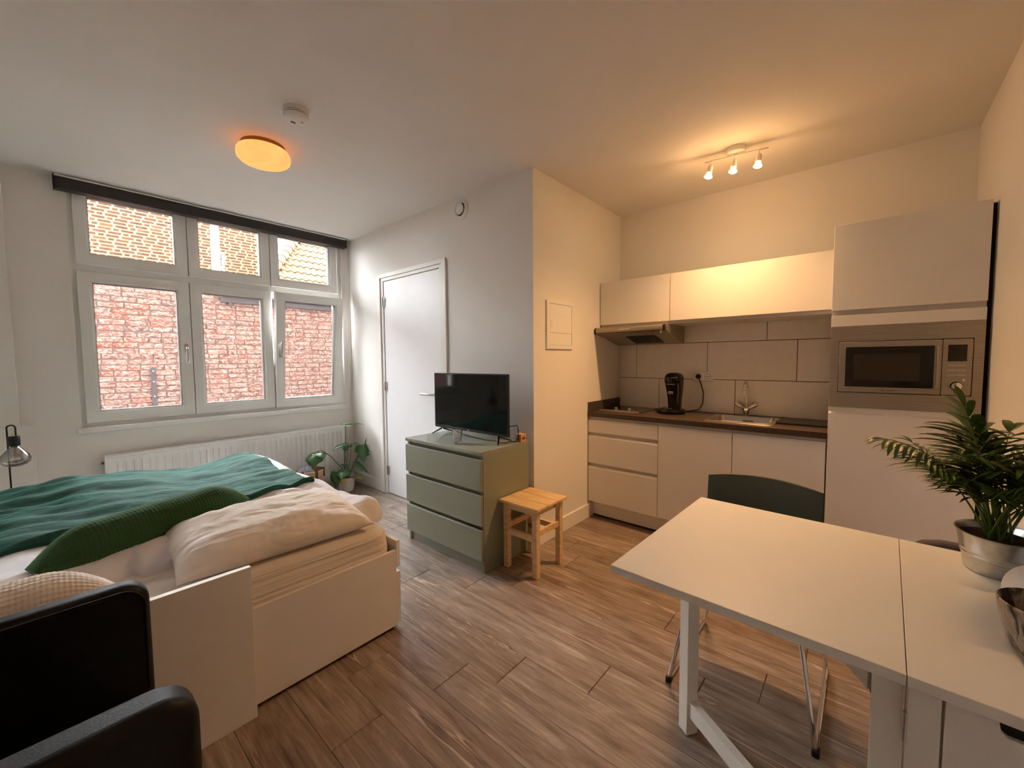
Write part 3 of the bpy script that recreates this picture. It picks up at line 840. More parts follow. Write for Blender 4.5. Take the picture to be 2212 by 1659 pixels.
MB().box(q[0] - 0.086, q[0] - 0.072, q[1] - 0.045, q[1] + 0.02, ZW + 0.236, ZW + 0.241).build('lever', M['gasket'], cm, bevel=0.003)
b = MB()
for j in range(3): b.lathe([(0.007, 0), (0.007, 0.003), (0, 0.004)], (q[0] - 0.085, q[1] - 0.02 + j * 0.02, ZW + 0.043), 12)
b.build('button', M['steelknob'], cm)
b = MB(); b.tube([(q[0] + 0.06, q[1] - 0.03, ZW + 0.012), (q[0] + 0.13, q[1] - 0.09, ZW + 0.006), (3.548, 1.035, ZW + 0.02), (3.555, 1.005, ZW + 0.07), (3.556, 1.0, ZW + 0.16), (3.545, 1.022, ZW + 0.25), (3.543, 1.036, 1.200)], 0.0038, 8)
b.build('power_cord', M['cord'], cm)
MB().lathe([(0.019, 0), (0.019, 0.022), (0.015, 0.030), (0, 0.031)], (3.562, 1.040, 1.203), 20, M4=Matrix.Rotation(-pi / 2, 4, 'Y')).build('plug', M['cord'], cm)
# ---- double socket
so = thing('double_socket', 'white double socket on the tile joint above the coffee machine', 'socket', (3.568, 1.005, 1.203))
MB().box(3.560, 3.570, 0.928, 1.084, 1.164, 1.242).build('plate', M['whiteplastic'], so, bevel=0.004)
for sy in (1.042, 0.968):
    MB().box(3.555, 3.561, sy - 0.029, sy + 0.029, 1.174, 1.232).build('insert', M['whiteplastic'], so, bevel=0.004)
    b = MB(); b.lathe([(0.0215, 0), (0.0215, 0.0008), (0.0195, 0.0008), (0.0195, 0)], (3.5548, sy, 1.203), 28, M4=Matrix.Rotation(-pi / 2, 4, 'Y'), caps=False)
    for dy in (-0.0095, 0.0095): b.lathe([(0.003, 0), (0.003, 0.001), (0, 0.001)], (3.5548, sy + dy, 1.203), 10, M4=Matrix.Rotation(-pi / 2, 4, 'Y'))
    b.box(3.554, 3.5548, sy - 0.012, sy + 0.012, 1.2015, 1.2045)
    b.build('socket_well', M['gasket'], so)
# ---- draining mat
b = MB()
def matf(u, v):
    x = 3.20 + u * 0.29; y = 0.165 + v * 0.275
    return (x + 0.004 * nz(v * 9, 1.3), y, ZW + 0.013 + 0.003 * nz(x * 30, y * 12) + (0.004 if 0.05 < u < 0.95 else 0))
b.grid(matf, 16, 24)
n0 = len(b.v); b._add([(x, y, ZW + 0.0004) for x, y, z in b.v], [tuple(reversed(f)) for f in b.f])
e = [i * 24 for i in range(16)]; e2 = [i * 24 + 23 for i in range(16)]
for L in ([e, e2, [j for j in range(24)], [15 * 24 + j for j in range(24)]]):
    for a, c_ in zip(L[:-1], L[1:]): b.f.append((a, c_, n0 + c_, n0 + a))
tag(b.build('drying_mat', M['rubber'], None, loc=(3.34, 0.3, ZW)), 'folded black drying mat on the worktop right of the sink', 'mat')
# ---- wall cabinets
def wallcab(y0, y1, label):
    t = thing('wall_cabinet', label, 'kitchen cabinet', (XU + 0.2, (y0 + y1) / 2, 1.62), group='wall cabinets')
    MB().box(XU + 0.019, XK - 0.002, y0 + 0.001, y1 - 0.001, 1.622, 2.006).build('carcass', M['carcass'], t, smooth=False)
    MB().box(XU, XU + 0.018, y0 + 0.0022, y1 - 0.0022, 1.646, 2.006).build('door', M['cab'], t, bevel=0.0012, seg=1, smooth=False)
    return t
wallcab(YB, YF - 0.004, 'small white wall cabinet above the cooker hood')
wallcab(YD_ + 0.002, YB, 'long white wall cabinet lit by the spot lamps')
# ---- cooker hood
ch = thing('cooker_hood', 'flat stainless cooker hood under the small wall cabinet', 'cooker hood', (3.3, 1.458, 1.48))
b = MB(); b.prism([(3.14, 1.620), (3.545, 1.620), (3.545, 1.482), (3.50, 1.482), (3.13, 1.575)], 'y', 1.160, 1.753)
b.build('body', M['steel'], ch, bevel=0.003)
pr = [(3.135, 1.612)] + [(3.118 + 0.022 * cos(a), 1.592 + 0.022 * sin(a)) for a in [pi / 2 + i * pi / 8 for i in range(9)]] + [(3.135, 1.572)]
b = MB(); b.prism(pr, 'y', 1.170, 1.743); b.build('control_bar', M['steel'], ch)
for yy in (1.160, 1.743):
    b = MB(); b.prism([(p[0] - 0.002, p[1] + (0.003 if p[1] > 1.592 else -0.003)) for p in pr], 'y', yy, yy + 0.012); b.build('end_cap', M['black'], ch)
b = MB(); b.prism([(3.112, 1.568), (3.118, 1.570), (3.180, 1.545), (3.176, 1.540)], 'y', 1.185, 1.730); b.build('visor', M['steel'], ch)
MB().box(3.110, 3.128, 1.186, 1.196, 1.548, 1.570).build('visor_clip', M['whiteplastic'], ch)
for k in range(5):
    MB().box(3.094, 3.098, 1.44 + k * 0.020, 1.452 + k * 0.020, 1.590, 1.597).build('switch', M['whiteplastic'], ch)
b = MB()
for k in range(18): b.bar((3.20, 1.30 + k * 0.014, 1.5535), (3.46, 1.30 + k * 0.014, 1.488), 0.006, 0.004)
g_ = b.build('grease_filter', M['black'], ch)
# ---- tall cabinet
YT0 = -0.4365
tc = thing('tall_cabinet', 'tall white fridge cabinet with built-in microwave at the right wall', 'kitchen cabinet', (3.28, -0.14, 0))
MB().box(XC + 0.021, XK - 0.002, YT0, YD_ - 0.001, 0.02, 2.097).build('carcass', M['carcass'], tc, smooth=False)
MB().box(XC, XC + 0.019, YT0, YD_ - 0.001, 1.618, 2.097).build('upper_door', M['cab'], tc, bevel=0.0012, seg=1, smooth=False)
MB().box(XC + 0.002, XC + 0.019, YT0, YD_ - 0.001, 1.527, 1.588).build('filler', M['cab'], tc, bevel=0.001, seg=1, smooth=False)
front(tc, 'lower_door', YT0, YD_ - 0.001, 0.12, 1.036)
MB().box(XC + 0.01, XC + 0.022, YT0, YD_ - 0.001, 1.038, 1.065).build('grip_rail', M['cab'], tc, smooth=False)
MB().box(XC + 0.075, XC + 0.09, YT0, YD_ - 0.001, 0.0, 0.12).build('plinth', M['cab'], tc, smooth=False)
MB().box(XC + 0.05, XK, YR, YT0 - 0.001, 0.02, 2.09).build('side_gap', M['dark'], tc, smooth=False)  # dark solid filling the gap to the wall, its shade put into the colour
# ---- microwave
mw = thing('microwave', 'stainless built-in microwave in the tall cabinet', 'microwave', (XC, -0.14, 1.066))
def yzring(y0, y1, z0, z1, a0, a1, b0, b1, x0, x1):
    m = ring(y0, y1, z0, z1, a0, a1, b0, b1, x0, x1); m.v = [(p[1], p[0], p[2]) for p in m.v]; return m
yzring(YT0 + 0.001, YD_ - 0.002, 1.067, 1.525, -0.400, 0.117, 1.152, 1.441, XC - 0.004, XC + 0.019).build('trim_frame', M['steel'], mw, bevel=0.0015, smooth=False)
MB().box(XC + 0.004, XC + 0.019, -0.400, 0.117, 1.152, 1.441).build('shadow_gap', M['dark'], mw, smooth=False)
b = MB(); b.prism(rrect(-0.2925, 0.1145, 1.1555, 1.4375, 0.006), 'x', XC - 0.010, XC + 0.004); b.build('door', M['steel'], mw, bevel=0.0015)
dm = b
b = MB(); b.prism(rrect(-0.3970, -0.2945, 1.1555, 1.4375, 0.006), 'x', XC - 0.009, XC + 0.004); b.build('control_panel', M['steel'], mw, bevel=0.0015)
wn = MB().box(XC - 0.0115, XC - 0.0095, -0.266, 0.085, 1.186, 1.407).build('door_window', M['ovenglass'], mw)
b = MB(); b.prism(rrect(-0.215, 0.05, 1.222, 1.368, 0.012), 'x', XC - 0.0122, XC - 0.0112); b.build('viewing_panel', M['oveninner'], mw)
b = MB(); b.tube([(XC - 0.034, -0.2795, 1.190), (XC - 0.034, -0.2795, 1.400)], 0.0062, 12); b.tube([(XC - 0.008, -0.2795, 1.20), (XC - 0.034, -0.2795, 1.20)], 0.005, 8); b.tube([(XC - 0.008, -0.2795, 1.39), (XC - 0.034, -0.2795, 1.39)], 0.005, 8)
b.build('handle', M['steel'], mw)
MB().box(XC - 0.0105, XC - 0.008, -0.378, -0.313, 1.326, 1.409).build('display', M['blackgloss'], mw)
for i, bz in enumerate((1.306, 1.2815, 1.257)):
    for by in ((-0.377, -0.3465), (-0.3435, -0.313)):
        MB().box(XC - 0.0115, XC - 0.008, by[0], by[1], bz - 0.0045, bz + 0.0045).build('button', M['steelknob'], mw, bevel=0.0012)
for pm_, rr_, dd in (((-0.347, 1.202), 0.0195, 0.020), ((-0.370, 1.233), 0.006, 0.003)):
    MB().lathe([(rr_, 0), (rr_ * 0.96, dd), (rr_ * 0.8, dd + 0.002), (0, dd + 0.002)], (XC - 0.009, pm_[0], pm_[1]), 28, M4=Matrix.Rotation(-pi / 2, 4, 'Y')).build('knob', M['chrome'], mw)
MB().lathe([(0.0225, 0), (0.0225, 0.001), (0.0195, 0.001), (0.0195, 0)], (XC - 0.009, -0.347, 1.202), 28, M4=Matrix.Rotation(-pi / 2, 4, 'Y')).build('knob_collar', M['dark'], mw)
def text_mesh(s, size, ext=0.0002):
    cu = bpy.data.curves.new('txt', 'FONT'); cu.body = s; cu.size = size; cu.extrude = ext; cu.align_x = 'LEFT'
    ob = bpy.data.objects.new('txt', cu); COL.objects.link(ob)
    dg = bpy.context.evaluated_depsgraph_get(); me = bpy.data.meshes.new_from_object(ob.evaluated_get(dg))
    bpy.data.objects.remove(ob); return me
def text_obj(name, s, size, mat, parent, loc, rot):
    me = text_mesh(s, size); me.name = name; me.materials.clear(); me.materials.append(mat)
    o = bpy.data.objects.new(name, me); COL.objects.link(o); o.parent = parent
    w = WOFF.get(parent.name, (0, 0, 0)); o.location = (loc[0] - w[0], loc[1] - w[1], loc[2] - w[2]); o.rotation_euler = rot
    return o
text_obj('logo_letter', 'M', 0.015, M['dark'], mw, (XC - 0.0108, -0.070, 1.1645), (pi / 2, 0, -pi / 2))
MB().box(XC - 0.0108, XC - 0.0100, -0.122, -0.089, 1.1675, 1.1705).build('logo_script', M['gasket'], mw)
# ---- fuse box
fz = thing('fuse_box', 'flush white fuse box cover on the niche wall', 'fuse box', (2.57, YF, 1.43))
ring(2.402, 2.748, 1.430, 1.785, 2.440, 2.735, 1.461, 1.765, YF - 0.012, YF).build('frame', M['whiteplastic'], fz, bevel=0.002, smooth=False)
MB().box(2.4415, 2.7335, YF - 0.010, YF, 1.5505, 1.7635).build('door', M['whiteplastic'], fz, bevel=0.0015, smooth=False)
MB().box(2.4415, 2.7335, YF - 0.0085, YF, 1.4625, 1.549).build('lower_panel', M['whiteplastic'], fz, bevel=0.0015, smooth=False)
ring(2.446, 2.466, 1.592, 1.640, 2.4475, 2.4645, 1.5935, 1.6385, YF - 0.0112, YF - 0.009).build('latch', M['carcass'], fz, smooth=False)
# ---- air valve on the door wall
av = thing('air_valve', 'round white ventilation valve high on the door wall', 'vent', (XD, 2.481, 2.557))
R90 = Matrix.Rotation(-pi / 2, 4, 'Y')
MB().lathe([(0.0785, 0), (0.0785, 0.006), (0.070, 0.016), (0.056, 0.020), (0.052, 0.014), (0.050, 0.0)], (XD, 2.481, 2.557), 48, M4=R90, caps=False).build('ring', M['whiteplastic'], av)
MB().lathe([(0.051, 0), (0.051, 0.003), (0, 0.003)], (XD, 2.481, 2.557), 32, M4=R90).build('duct', M['dark'], av)
MB().lathe([(0.030, 0.004), (0.043, 0.018), (0.043, 0.022), (0.034, 0.026), (0, 0.027)], (XD, 2.481, 2.557), 40, M4=R90).build('disc', M['whiteplastic'], av)
# ---- smoke detector
sd = thing('smoke_detector', 'white smoke detector on the ceiling next to the round lamp', 'smoke detector', (0.933, 2.295, H))
sc_ = (0.933, 2.295, H)
MB().lathe([(0.060, 0), (0.0625, -0.004), (0.0625, -0.016), (0.060, -0.018)], sc_, 40).build('base', M['whiteplastic'], sd)
MB().lathe([(0.057, -0.016), (0.057, -0.036)], sc_, 40).build('grille', M['dark'], sd)
MB().lathe([(0.0595, -0.0205), (0.0610, -0.0235), (0.0595, -0.0265)], sc_, 40).build('louvre', M['whiteplastic'], sd)
MB().lathe([(0.0595, -0.030), (0.0605, -0.034), (0.057, -0.046), (0.048, -0.051), (0.0, -0.052)], sc_, 40).build('cover', M['whiteplastic'], sd)
MB().lathe([(0.008, -0.052), (0.008, -0.0535), (0, -0.0535)], (sc_[0] + 0.028, sc_[1] - 0.004, H), 16).build('test_button', M['carcass'], sd)
MB().box(sc_[0] - 0.016, sc_[0] + 0.006, sc_[1] + 0.022, sc_[1] + 0.034, H - 0.0534, H - 0.051).build('rating_label', M['gasket'], sd)
# ---- ceiling lamp
cl = thing('ceiling_lamp', 'round amber glass ceiling lamp glowing over the bed', 'lamp', (0.945, 2.815, H))
lc = (0.945, 2.815, H)
MB().lathe([(0.118, 0), (0.118, -0.028), (0.0, -0.028)], lc, 48).build('mount', M['brass'], cl)
MB().lathe([(0.124, -0.024), (0.136, -0.030), (0.143, -0.042), (0.145, -0.052), (0.1425, -0.056), (0.146, -0.064), (0.143, -0.080), (0.130, -0.094), (0.105, -0.104), (0.06, -0.110), (0.0, -0.112)], lc, 64).build('glass_shade', M['lampglass'], cl)
# ---- kitchen spot bar
sp = thing('spot_lamp', 'white ceiling bar with three lit halogen spots over the kitchen', 'lamp', (2.93, 0.66, H))
bc = Vector((2.915, 0.655, H))
MB().lathe([(0.052, 0), (0.054, -0.004), (0.054, -0.03), (0.050, -0.033), (0, -0.033)], bc, 36).build('canopy', M['whiteplastic'], sp)
A_ = Vector((2.885, 0.828, H - 0.045)); B_ = Vector((2.940, 0.482, H - 0.045))
MB().bar(A_, B_, 0.012, 0.006).build('bar', M['whiteplastic'], sp)
MB().tube([(bc.x, bc.y, H - 0.033), (bc.x, bc.y, H - 0.045)], 0.008, 10).build('stem', M['whiteplastic'], sp)
for i, u in enumerate((0.10, 0.48, 0.86)):
    p = A_.lerp(B_, u)
    d = Vector(((-0.20, -0.18, -0.18)[i], (0.16, 0.06, 0.06)[i], -1)).normalized()
    q4 = d.to_track_quat('-Z', 'Y').to_matrix().to_4x4()
    MB().tube([p, p - Vector((0, 0, 0.030))], 0.0035, 8).build('rod', M['whiteplastic'], sp)
    p2 = p - Vector((0, 0, 0.028))
    MB().lathe([(0.0, 0), (0.013, 0), (0.0155, -0.004), (0.0155, -0.040), (0.0175, -0.043), (0.0175, -0.047), (0.012, -0.047)], p2, 22, M4=q4).build('socket', M['whiteplastic'], sp)
    MB().lathe([(0.010, -0.044), (0.013, -0.052), (0.021, -0.066), (0.0245, -0.074), (0.0235, -0.0745)], p2, 24, M4=q4).build('reflector', M['bulbglass'], sp)
    MB().lathe([(0.0235, -0.074), (0.020, -0.077), (0.0, -0.0785)], p2, 24, M4=q4).build('lens', M['bulb'], sp)
    L = bpy.data.lights.new('spot_beam', 'SPOT'); L.energy = SPOT_W; L.color = (1.0, 0.53, 0.21); L.spot_size = radians(122); L.spot_blend = 1.0; L.shadow_soft_size = 0.022
    lo = bpy.data.objects.new('spot_beam', L); COL.objects.link(lo); lo.parent = sp
    wp = p2 + d * 0.082
    lo.location = wp - Vector((2.93, 0.66, H)); lo.rotation_euler = d.to_track_quat('-Z', 'Y').to_euler()

for lo in [o for o in sp.children if o.type == 'LIGHT']:
    L2 = bpy.data.lights.new('bulb_glow', 'POINT'); L2.energy = LEAK_W; L2.color = (1.0, 0.53, 0.21); L2.shadow_soft_size = 0.02
    l2 = bpy.data.objects.new('bulb_glow', L2); COL.objects.link(l2); l2.parent = sp; l2.location = lo.location + Vector((0, 0, -0.018))
# ================================================================== RADIATOR
ra = thing('radiator', 'long white panel radiator under the window', 'radiator', (1.18, 4.25, 0.1))
RX0, RX1, RZ0, RZ1, RYF = 0.265, 2.086, 0.105, 0.645, 4.214
b = MB()
def prof(x):
    # pressed vertical channels
    p = 0.0455; q = (x - RX0 - 0.03) / p
    if x < RX0 + 0.03 or x > RX1 - 0.03: return 0.0
    w = q - math.floor(q)
    return 0.010 * max(0, min(1, (0.30 - abs(w - 0.5)) / 0.08))
nx = 520
xs = [RX0 + (RX1 - RX0) * i / nx for i in range(nx + 1)]
zs = [RZ0, RZ0 + 0.035, RZ0 + 0.05, RZ1 - 0.05, RZ1 - 0.035, RZ1]
am = [0, 0, 1, 1, 0, 0]
for x in xs:
    for zz, a in zip(zs, am): b.v.append((x, RYF + prof(x) * a, zz))
for i in range(nx):
    for j in range(5): b.f.append((i * 6 + j, (i + 1) * 6 + j, (i + 1) * 6 + j + 1, i * 6 + j + 1))
b.build('front_panel', M['radiator'], ra)
MB().box(RX0, RX1, RYF + 0.012, 4.318, RZ0, RZ1).build('body', M['radiator'], ra, smooth=False)
MB().box(RX0 - 0.004, RX1 + 0.004, RYF - 0.003, 4.320, RZ1, RZ1 + 0.016).build('top_grille', M['radiator'], ra, bevel=0.004)
for xx in (RX0 - 0.004, RX1): MB().box(xx, xx + 0.004, RYF - 0.001, 4.318, RZ0, RZ1 + 0.004).build('side_cover', M['radiator'], ra)
b = MB(); b.lathe([(0.014, 0), (0.018, 0.01), (0.018, 0.06), (0.0145, 0.078), (0, 0.08)], (RX1 + 0.01, 4.24, 0.648), 20, M4=Matrix.Rotation(pi / 2, 4, 'Y')); b.build('thermostat_valve', M['whiteplastic'], ra)
b = MB(); b.tube([(RX0 - 0.02, 4.26, 0.61), (RX0, 4.26, 0.61)], 0.009, 10); b.build('bleed_valve', M['brass'], ra)
b = MB()
for xx in (RX1 - 0.06, RX1 - 0.11): b.tube([(xx, 4.27, RZ0), (xx, 4.27, 0.0)], 0.008, 10)
b.build('pipe', M['radiator'], ra)

# ================================================================== GREEN CHEST
cx0, cx1, cy0, cy1 = 1.745, 2.222, 1.779, 2.579
ct = thing('chest_of_drawers', 'sage green chest with three drawers below the television', 'chest', (1.98, 2.18, 0))
MB().box(cx0, cx1, cy0, cy1, 0.757, 0.780).build('top', M['sage'], ct, bevel=0.0015, seg=1, smooth=False)
MB().box(cx0 + 0.021, cx1, cy0, cy0 + 0.02, 0, 0.757).build('side_panel', M['sage'], ct, bevel=0.001, seg=1, smooth=False)
MB().box(cx0 + 0.021, cx1, cy1 - 0.02, cy1, 0, 0.757).build('side_panel', M['sage'], ct, bevel=0.001, seg=1, smooth=False)
MB().box(cx1 - 0.01, cx1 - 0.004, cy0 + 0.02, cy1 - 0.02, 0.02, 0.757).build('back_panel', M['sagedark'], ct, smooth=False)
MB().box(cx0 + 0.035, cx0 + 0.055, cy0 + 0.02, cy1 - 0.02, 0.0, 0.085).build('plinth', M['sage'], ct, smooth=False)
MB().box(cx0 + 0.032, cx1 - 0.012, cy0 + 0.021, cy1 - 0.021, 0.085, 0.757).build('inner_box', M['sagedark'], ct, smooth=False)
for z0, z1 in ((0.531, 0.731), (0.306, 0.505), (0.080, 0.280)):
    MB().box(cx0, cx0 + 0.019, cy0 + 0.001, cy1 - 0.001, z0, z1).build('drawer', M['sage'], ct, bevel=0.0015, seg=1, smooth=False)

# ================================================================== TELEVISION
tv = thing('television', 'black flat screen television on the green chest', 'television', (2.03, 2.172, 0.78))
ty0, ty1, tz0, tz1, tx = 1.787, 2.557, 0.833, 1.257, 2.010
b = MB(); b.prism(rrect(ty0, ty1, tz0, tz1, 0.004), 'x', tx, tx + 0.022); b.build('bezel', M['black'], tv, bevel=0.002)
MB().box(tx - 0.0012, tx + 0.004, ty0 + 0.009, ty1 - 0.009, tz0 + 0.020, tz1 - 0.009).build('screen', M['screen'], tv)
b = MB(); b.prism(rrect(ty0 + 0.12, ty1 - 0.12, tz0 + 0.02, tz1 - 0.10, 0.02), 'x', tx + 0.022, tx + 0.06); b.build('rear_housing', M['black'], tv, bevel=0.008)
text_obj('logo', 'ok.', 0.016, M['paper'], tv, (tx - 0.0016, 2.181, tz0 + 0.005), (pi / 2, 0, -pi / 2))
for yy, s_ in ((ty0 + 0.105, -1), (ty1 - 0.075, 1)):
    b = MB(); top = (tx + 0.018, yy, tz0 + 0.012)
    b.tube([top, (tx + 0.010, yy + 0.010 * s_, tz0 - 0.010), (tx - 0.045, yy + 0.055 * s_, 0.786)], [0.011, 0.010, 0.006], 8, flat=0.7)
    b.tube([top, (tx + 0.03, yy + 0.005 * s_, tz0 - 0.012), (tx + 0.125, yy + 0.02 * s_, 0.786)], [0.011, 0.010, 0.006], 8, flat=0.7)
    b.build('foot', M['black'], tv)
b = MB(); b.tube([(2.06, 2.44, 0.86), (2.09, 2.40, 0.80), (2.08, 2.28, 0.784), (2.05, 2.12, 0.785), (2.04, 2.02, 0.784), (2.055, 1.93, 0.785), (2.02, 1.88, 0.786), (2.03, 1.83, 0.788), (2.09, 1.84, 0.788), (2.10, 1.80, 0.79), (2.125, 1.79, 0.82), (2.132, 1.80, 0.87), (2.12, 1.80, 0.90), (2.075, 1.86, 0.89)], 0.0032, 8)
b.build('cable', M['cord'], tv)
# ---- drinking glass
gl = thing('drinking_glass', 'clear tumbler with a little water in front of the television', 'glass', (1.853, 2.112, 0.7805))
gc = (1.853, 2.112, 0.7805)
MB().lathe([(0.0, 0.0), (0.024, 0.0), (0.027, 0.004), (0.036, 0.098), (0.0345, 0.099), (0.0255, 0.010), (0.0, 0.009)], gc, 32).build('tumbler', M['tumbler'], gl)
MB().lathe([(0.0, 0.0095), (0.0253, 0.0105), (0.0275, 0.032), (0.0, 0.032)], gc, 32).build('water', M['water'], gl)
# ---- little cardboard box
bx = thing('cardboard_box', 'small brown cardboard box at the back corner of the chest', 'box', (2.175, 1.812, 0.7805))
MB().box(2.145, 2.200, 1.786, 1.838, 0.7805, 0.835).build('carton', M['cardboard'], bx, bevel=0.001, seg=1)
MB().box(2.155, 2.190, 1.7853, 1.7865, 0.795, 0.815).build('print', M['cardprint'], bx)
MB().box(2.1443, 2.1453, 1.800, 1.818, 0.790, 0.822).build('print', M['cardprint'], bx)

# ================================================================== PINE STOOL
st = thing('pine_stool', 'small unpainted pine stool beside the green chest', 'stool', (2.06, 1.615, 0))
X0, X1, Y0, Y1 = 1.897, 2.226, 1.459, 1.772
for k in range(3):
    MB().box(X0 + (X1 - X0) * k / 3 + 0.0004, X0 + (X1 - X0) * (k + 1) / 3 - 0.0004, Y0, Y1, 0.430, 0.450).build('seat_board', M['pine'], st, bevel=0.004)
lx = (X0 + 0.022, X1 - 0.058); ly = (Y0 + 0.020, Y1 - 0.056); lw = 0.036
for a in lx:
    for c_ in ly: MB().box(a, a + lw, c_, c_ + lw, 0, 0.430).build('leg', M['pine'], st, bevel=0.002)
for a in lx:
    MB().box(a + 0.007, a + 0.027, ly[0] + lw, ly[1], 0.392, 0.428).build('apron', M['pine'], st, bevel=0.001)
    MB().box(a + 0.007, a + 0.027, ly[0] + lw, ly[1], 0.225, 0.262).build('stretcher', M['pine'], st, bevel=0.001)
for c_ in ly:
    MB().box(lx[0] + lw, lx[1], c_ + 0.007, c_ + 0.027, 0.395, 0.428).build('apron', M['pine'], st, bevel=0.001)
    MB().box(lx[0] + lw, lx[1], c_ + 0.007, c_ + 0.027, 0.258, 0.294).build('stretcher', M['pine'], st, bevel=0.001)
for zz in (0.41, 0.245):
    for c_ in ly: MB().lathe([(0.005, 0), (0.005, 0.001), (0, 0.0012)], (lx[0] - 0.0002, c_ + 0.018, zz), 12, M4=Matrix.Rotation(-pi / 2, 4, 'Y')).build('screw', M['steelknob'], st)

# ================================================================== GATELEG TABLE
ta = thing('gateleg_table', 'white gateleg table with one leaf raised and drawers in the middle', 'table', (1.0767, 0.554, 0), -0.0307)
def tb(b, name, mat=None, **kw): return b.build(name, mat or M['tablewhite'], ta, local=True, **kw)
tb(MB().box(0, 0.80, -0.6335, 0, 0.717, 0.740), 'leaf', bevel=0.0012, seg=1, smooth=False)
tb(MB().box(0, 0.80, -0.896, -0.6350, 0.717, 0.740), 'middle_top', bevel=0.0012, seg=1, smooth=False)
tb(MB().box(0, 0.80, -0.922, -0.899, 0.085, 0.717), 'folded_leaf', bevel=0.0012, seg=1, smooth=False)
LG = (0.403, -0.095); HG = (0.080, -0.600)
gd = (Vector((*LG, 0)) - Vector((*HG, 0))).normalized()
b = MB(); b.bar((LG[0], LG[1], 0), (LG[0], LG[1], 0.716), 0.045, 0.045, up=(gd.x, gd.y, 0)); tb(b, 'leg', bevel=0.0015)
b = MB().box(0.045, 0.100, -0.632, -0.584, 0.0, 0.716); tb(b, 'gate_post', bevel=0.0015)
sd0 = Vector((gd.y, -gd.x, 0)) * 0.012; q0 = Vector((0.075, -0.584, 0)); q1 = q0 + gd * 0.16
b = MB(); b._add([q0 - sd0 + Vector((0, 0, 0.640)), q0 - sd0 + Vector((0, 0, 0.716)), q1 - sd0 + Vector((0, 0, 0.716)), q0 + sd0 + Vector((0, 0, 0.640)), q0 + sd0 + Vector((0, 0, 0.716)), q1 + sd0 + Vector((0, 0, 0.716))], [(0, 1, 2), (5, 4, 3), (0, 3, 4, 1), (1, 4, 5, 2), (2, 5, 3, 0)]); tb(b, 'support_bracket', smooth=False)
a_ = Vector((HG[0], HG[1], 0)) + gd * 0.027; c_ = Vector((LG[0], LG[1], 0)) - gd * 0.0225
b = MB(); b.bar(a_ + Vector((0, 0, 0.098)), c_ + Vector((0, 0, 0.098)), 0.030, 0.055); tb(b, 'gate_rail', bevel=0.0015)
b = MB(); b.bar(a_ + Vector((0, 0, 0.702)), c_ + Vector((0, 0, 0.702)), 0.030, 0.026); tb(b, 'gate_rail', bevel=0.0015)
tb(MB().box(0.034, 0.054, -0.895, -0.636, 0, 0.717), 'end_panel', M['tablewhite'], smooth=False)
tb(MB().box(0.750, 0.770, -0.895, -0.636, 0, 0.717), 'end_panel', M['tablewhite'], smooth=False)
tb(MB().box(0.05, 0.75, -0.655, -0.637, 0.06, 0.717), 'side_panel', M['tablewhite'], smooth=False)
tb(MB().box(0.05, 0.75, -0.895, -0.877, 0.06, 0.717), 'side_panel', M['tablewhite'], smooth=False)
MBX = MB().box(0.024, 0.030, -0.684, -0.638, 0.0, 0.716).box(0.024, 0.030, -0.895, -0.868, 0.0, 0.716); tb(MBX, 'stile', bevel=0.001, smooth=False)
zz = 0.712
for k, hgt in enumerate((0.205, 0.205, 0.205)):
    y0_, y1_ = -0.866, -0.688
    za, zb = zz - hgt, zz
    ym = -0.778
    poly = [(y0_, za), (y1_, za), (y1_, zb), (ym + 0.026, zb), (ym + 0.022, zb - 0.024), (ym + 0.014, zb - 0.030), (ym - 0.014, zb - 0.030), (ym - 0.022, zb - 0.024), (ym - 0.026, zb), (y0_, zb)]
    b = MB(); b.prism(poly, 'x', 0.020, 0.031); tb(b, 'drawer', bevel=0.001, smooth=False)
    tb(MB().box(0.0312, 0.0330, ym - 0.030, ym + 0.030, zb - 0.033, zb + 0.001), 'grip_hole', M['dark'])  # dark plate behind the cut-out, stands in for the shade inside it
    zz = za - 0.004
for zz_ in (0.62, 0.12):
    b = MB(); b.tube([(0.026, -0.636, zz_ - 0.03), (0.026, -0.636, zz_ + 0.03)], 0.004, 8); tb(b, 'hinge', M['steelknob'])

# ---- zinc pot with palm
PX, PY, PZ = 1.748, -0.300, 0.7405
pp = thing('potted_palm', 'bushy parlour palm in a zinc bucket on the table', 'plant', (PX, PY, PZ))
ZR = [(0.0, 0.0), (0.062, 0.0), (0.064, 0.003), (0.0705, 0.042), (0.0725, 0.044), (0.0735, 0.049), (0.0725, 0.053), (0.0745, 0.057), (0.0755, 0.061), (0.0745, 0.065), (0.082, 0.107), (0.0855, 0.109), (0.086, 0.112), (0.0825, 0.113), (0.0795, 0.107), (0.072, 0.060), (0.060, 0.020), (0.0, 0.018)]
MB().lathe(ZR, (PX, PY, PZ), 56, sx=1.22, sy=1.0).build('bucket', M['zinc'], pp)
MB().lathe([(0.0, 0.096), (0.03, 0.098), (0.076, 0.092), (0.07, 0.07), (0, 0.07)], (PX, PY, PZ), 32, sx=1.22).build('soil', M['soil'], pp)
rp = random.Random(11)
